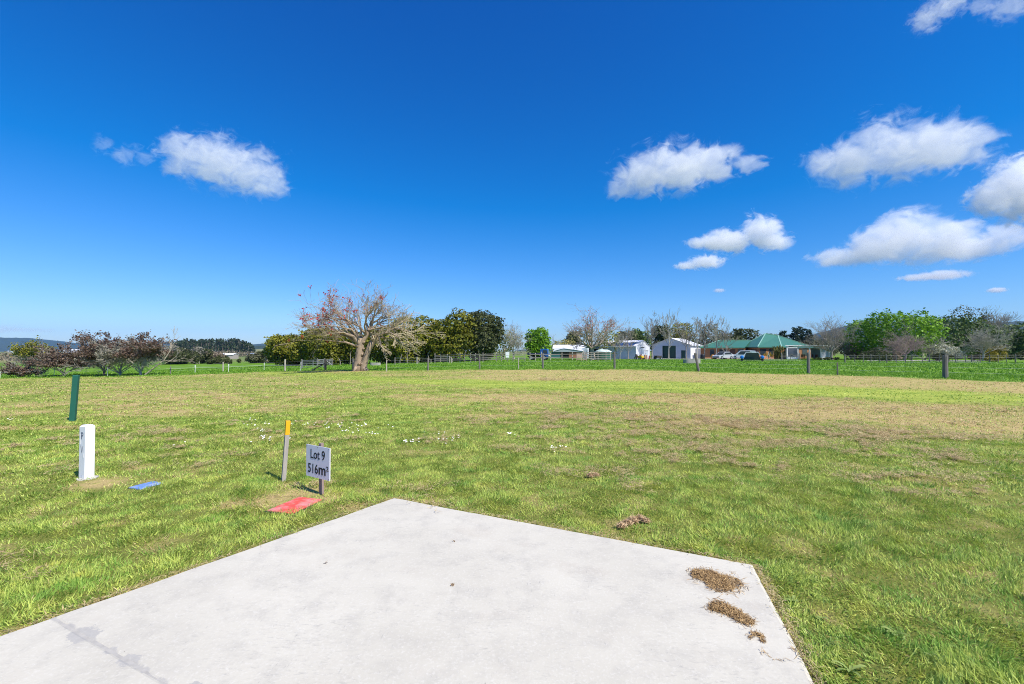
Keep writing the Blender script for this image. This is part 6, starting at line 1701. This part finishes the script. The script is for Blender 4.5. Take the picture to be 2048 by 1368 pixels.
groups = [(640, 853, 70, 5, 26), (720, 858, 60, 5, 12), (530, 880, 18, 4, 10), (525, 866, 12, 3, 5), (505, 842, 10, 2, 5), (500, 854, 20, 3, 4), (535, 852, 8, 2, 4), (700, 868, 25, 4, 8), (835, 888, 30, 4, 10), (900, 885, 30, 6, 8), (740, 872, 20, 4, 6), (1010, 872, 30, 3, 5), (1115, 902, 25, 6, 9), (300, 808, 30, 8, 5), (360, 893, 20, 6, 2), (20, 842, 20, 2, 5), (560, 880, 60, 12, 4), (880, 872, 40, 6, 5), (430, 812, 60, 5, 4)]
for cx, cy, sx, sy, n in groups:
    for _ in range(n):
        px, py = cx + g_.gauss(0, sx * .5), cy + g_.gauss(0, sy * .6); p = G(px, py); p.z += g_.uniform(.045, .065)
        sc_ = g_.uniform(.55, .95)
        if first: d0.location = p; d0.scale = (sc_, sc_, 1); d0.rotation_euler = (R(25), 0, 0); first = False
        else:
            r_ = copy_tree(d0, p, g_.uniform(0, 6), (sc_, sc_, 1)); r_.rotation_euler = (R(g_.uniform(10, 35)), 0, g_.uniform(-.4, .4))
# broad leaved weeds along the right slab edge
wl = leaf_mat('weed leaf', (.15, .24, .045), (.36, .44, .13), .3)
wd_spots = [(1585, 1205, .10, 'rosette of broad weed leaves by the slab, next to the bare soil patch'), (1660, 1290, .13, 'grey green spiky weed tuft beside the slab'), (1700, 1345, .16, 'large rosette of long weed leaves at the slab edge'), (1790, 1270, .12, 'broad leaved weed in the mown grass right of the slab'), (1880, 1330, .13, 'dock like weed among the long grass right of the slab'), (1640, 1240, .09, 'small weed rosette in the grass strip by the slab')]
for i, (px, py, r_, lb) in enumerate(wd_spots):
    r_ *= .46; b = G(px, py); root = empty('weed', b, i * 1.1); tag(root, lb, 'weed', 'broad leaved weeds by the slab'); g_ = random.Random(i)
    for k in range((11, 16, 9, 7, 10, 6)[i]):
        a = k * 2.4 + g_.uniform(-.3, .3); l_ = r_ * g_.uniform(.45, 1.25); w_ = r_ * (.16, .05, .12, .2, .09, .22)[i] * g_.uniform(.6, 1.3); d = Vector((math.cos(a), math.sin(a), 0)); s_ = Vector((-d.y, d.x, 0)); e_ = g_.uniform(.12, .55)
        vs = []
        for f, ww in ((0, .25), (.35, .8), (.65, 1.0), (.88, .6)):
            c = d * l_ * f + Vector((0, 0, .01 + l_ * e_ * math.sin(f * 2.2) * .7)); vs += [c - s_ * w_ * ww, c + Vector((0, 0, -w_ * .35)), c + s_ * w_ * ww]
        vs.append(d * l_ + Vector((0, 0, .01 + l_ * e_ * .5)))
        me = np_mesh('leaf', np.array([tuple(v) for v in vs]), [np.array([(r3 + j, r3 + j + 1, r3 + j + 4, r3 + j + 3) for r3 in (0, 3, 6) for j in (0, 1)]), np.array([(9, 10, 12), (10, 11, 12)])], np.full(13, g_.random()))
        link('leaf', me, wl, root)
# little debris on the slab
for px, py, lb in ((905, 1171, 'dry brown seed husk with a stalk lying on the slab'), (652, 1127, 'thin tan leaf fragment lying on the slab'), (908, 1083, 'tiny brown crumb pair lying on the slab')):
    p = slabp(px, py); V, Fq, tn = strands((0, 0, 0), (.008, .006), 9 if px == 905 else 4, .03, .002, .004, px, .4)
    o = link('leaf_litter', np_mesh('leaf_litter', V, Fq, tn * .4), hay, None, p); tag(o, lb, 'litter')

# ================================================================== clouds: bodies of scattering air about 900 m up
def cloud(label, blobs, alt, thick=.7, dens=.006, wisp=1.0, seed=0.0, sharp=3.2, nscale=1.0):
    bx = np.array(blobs, float)
    pyb = (bx[:, 1] + bx[:, 3]).max()
    D = alt / max(.02, (702 - pyb) / F)
    cs = []; rs = []
    for px, py, rx, ry in blobs:
        p = W(px, py, D); cs.append(p); rs.append((rx * 1.16 * D / F, 0, ry * 1.16 * D / F))
    c0 = sum(cs, Vector()) / len(cs)
    span = max(p.x + r[0] for p, r in zip(cs, rs)) - min(p.x - r[0] for p, r in zip(cs, rs))
    rnd = random.Random(int(seed * 10))
    m = bpy.data.materials.new('cloud'); m.use_nodes = True; m.cycles.volume_sampling = 'DISTANCE'; t = m.node_tree; t.nodes.clear()
    o = t.nodes.new('ShaderNodeOutputMaterial'); vs = t.nodes.new('ShaderNodeVolumePrincipled')
    t.links.new(vs.outputs[0], o.inputs['Volume'])
    P = objpos(t); shape = None
    xs, ys_, zs = [], [], []
    for p, r in zip(cs, rs):
        ry_ = max(r[0], r[2]) * thick; q = p - c0 + Vector((0, rnd.uniform(-.25, .25) * ry_, 0))
        xs += [q.x - r[0] * 1.5, q.x + r[0] * 1.5]; ys_ += [q.y - ry_ * 1.4, q.y + ry_ * 1.4]; zs += [q.z - r[2] * 1.5, q.z + r[2] * 1.5]
        sb = t.nodes.new('ShaderNodeVectorMath'); sb.operation = 'SUBTRACT'; sb.inputs[1].default_value = q; t.links.new(P, sb.inputs[0])
        ml = t.nodes.new('ShaderNodeVectorMath'); ml.operation = 'MULTIPLY'; ml.inputs[1].default_value = (1 / r[0], 1 / ry_, 1 / r[2]); t.links.new(sb.outputs[0], ml.inputs[0])
        ln = t.nodes.new('ShaderNodeVectorMath'); ln.operation = 'LENGTH'; t.links.new(ml.outputs[0], ln.inputs[0])
        e = mathn(t, 'SUBTRACT', 1.0, ln.outputs['Value'])
        if shape is None: shape = e
        else:
            sm = t.nodes.new('ShaderNodeMath'); sm.operation = 'SMOOTH_MAX'; t.links.new(shape, sm.inputs[0]); t.links.new(e, sm.inputs[1]); sm.inputs[2].default_value = .25; shape = sm.outputs[0]
    nz = noisen(t, mapn(t, P, (nscale * 9.0 / span, nscale * 9.0 / span, nscale * 12.0 / span), (0, R(18), 0)), 1.0, 9, .64, .9)
    f = mathn(t, 'ADD', shape, mathn(t, 'MULTIPLY', mathn(t, 'SUBTRACT', nz, .5), 3.0 * wisp))
    f = mathn(t, 'MULTIPLY', mathn(t, 'SUBTRACT', f, .06), sharp, True)
    f = mathn(t, 'POWER', f, 1.25)
    t.links.new(mathn(t, 'MULTIPLY', f, dens * 1250.0 / max(span, 300)), vs.inputs['Density'])
    vs.inputs['Color'].default_value = (1, 1, 1, 1); vs.inputs['Anisotropy'].default_value = .0
    mb = MB(); x0, x1, y0, y1, z0, z1 = min(xs), max(xs), min(ys_), max(ys_), min(zs), max(zs)
    mb.box(((x0 + x1) / 2, (y0 + y1) / 2, (z0 + z1) / 2), (x1 - x0, y1 - y0, z1 - z0))
    ob = mb.build('cloud', m, None, c0); tag(ob, label, 'cloud')
    return ob
cloud('soft translucent cumulus drifting alone over the low scrub side of the field', [(365, 300, 42, 30), (430, 322, 70, 44), (495, 345, 62, 42), (540, 370, 34, 26), (350, 330, 30, 22)], 900, .6, .0042, 1.15, 1.0, 2.4)
cloud('thin ragged wisps trailing off the lone soft cumulus', [(203, 288, 18, 15), (250, 308, 26, 16), (290, 318, 20, 12)], 900, .5, .0012, 1.5, 2.0, 2.0, .7)
cloud('bright lens shaped cumulus with a torn upper tail above the sheds', [(1245, 375, 30, 22), (1290, 350, 58, 38), (1350, 340, 70, 42), (1410, 330, 60, 34), (1450, 300, 24, 14), (1495, 328, 34, 13)], 900, .6, .0065, 1.0, 3.0, 3.0)
cloud('broad ragged cumulus, largest and highest of the group by the hills', [(1650, 325, 40, 26), (1710, 320, 66, 44), (1775, 300, 70, 52), (1850, 300, 80, 48), (1920, 290, 62, 36), (1960, 278, 40, 18)], 900, .6, .0060, 1.1, 4.0, 2.8)
cloud('tall white cumulus cut off by the frame edge', [(1985, 395, 42, 36), (2030, 370, 50, 52), (2080, 380, 70, 70)], 900, .7, .0070, .9, 5.0, 3.2)
cloud('small white cumulus with one rounded knob on top', [(1400, 486, 28, 12), (1455, 482, 48, 22), (1518, 462, 36, 32), (1545, 482, 36, 20)], 900, .7, .0085, .8, 6.0, 3.6)
cloud('big flat based cumulus with grey underside low over the house', [(1690, 513, 52, 17), (1755, 492, 58, 36), (1815, 470, 60, 48), (1880, 488, 58, 40), (1950, 492, 56, 28), (2005, 476, 40, 22)], 900, .8, .0090, .85, 7.0, 3.6)
cloud('little flat cloud under the knobbed cumulus', [(1372, 532, 22, 8), (1412, 524, 32, 13)], 900, .7, .005, .9, 8.0, 3.0)
cloud('thin flat streak of cloud under the big flat based cumulus', [(1835, 555, 36, 6), (1875, 552, 44, 8)], 900, .7, .005, .8, 9.0, 3.0)
cloud('torn diagonal wisp of cloud at the very top of the sky', [(1845, 45, 26, 22), (1875, 22, 34, 20), (1905, 0, 34, 18)], 900, .6, .0030, 1.2, 10.0, 2.2)
cloud('faint high wisp beside the torn diagonal one', [(2030, 8, 46, 22), (1965, 10, 36, 10)], 900, .6, .0022, 1.2, 11.0, 2.2)
cloud('faint grey cloud bank low above the far left hills', [(10, 660, 40, 6), (60, 660, 46, 5), (-40, 655, 60, 10)], 700, .6, .0012, .8, 12.0, 2.4)
cloud('tiny faint puff high above the house chimneyless roof', [(1438, 581, 11, 4)], 900, .7, .003, .8, 13.0, 2.6)
cloud('tiny faint puff above the leafless tree with open top', [(1995, 580, 16, 5)], 900, .7, .004, .8, 14.0, 2.6)

# ================================================================== air: thin haze over the whole country
m = bpy.data.materials.new('haze'); m.use_nodes = True; m.cycles.volume_sampling = 'DISTANCE'; t = m.node_tree; t.nodes.clear()
o = t.nodes.new('ShaderNodeOutputMaterial'); vs = t.nodes.new('ShaderNodeVolumePrincipled'); t.links.new(vs.outputs[0], o.inputs['Volume'])
vs.inputs['Color'].default_value = (.26, .52, 1.0, 1); vs.inputs['Density'].default_value = 5.5e-5; vs.inputs['Anisotropy'].default_value = .0
mb = MB(); mb.box((0, 0, 163), (14000, 14000, 350)); ob = mb.build('haze', m); tag(ob, 'thin blue distance haze over the fields and hills', 'haze', kind='stuff')
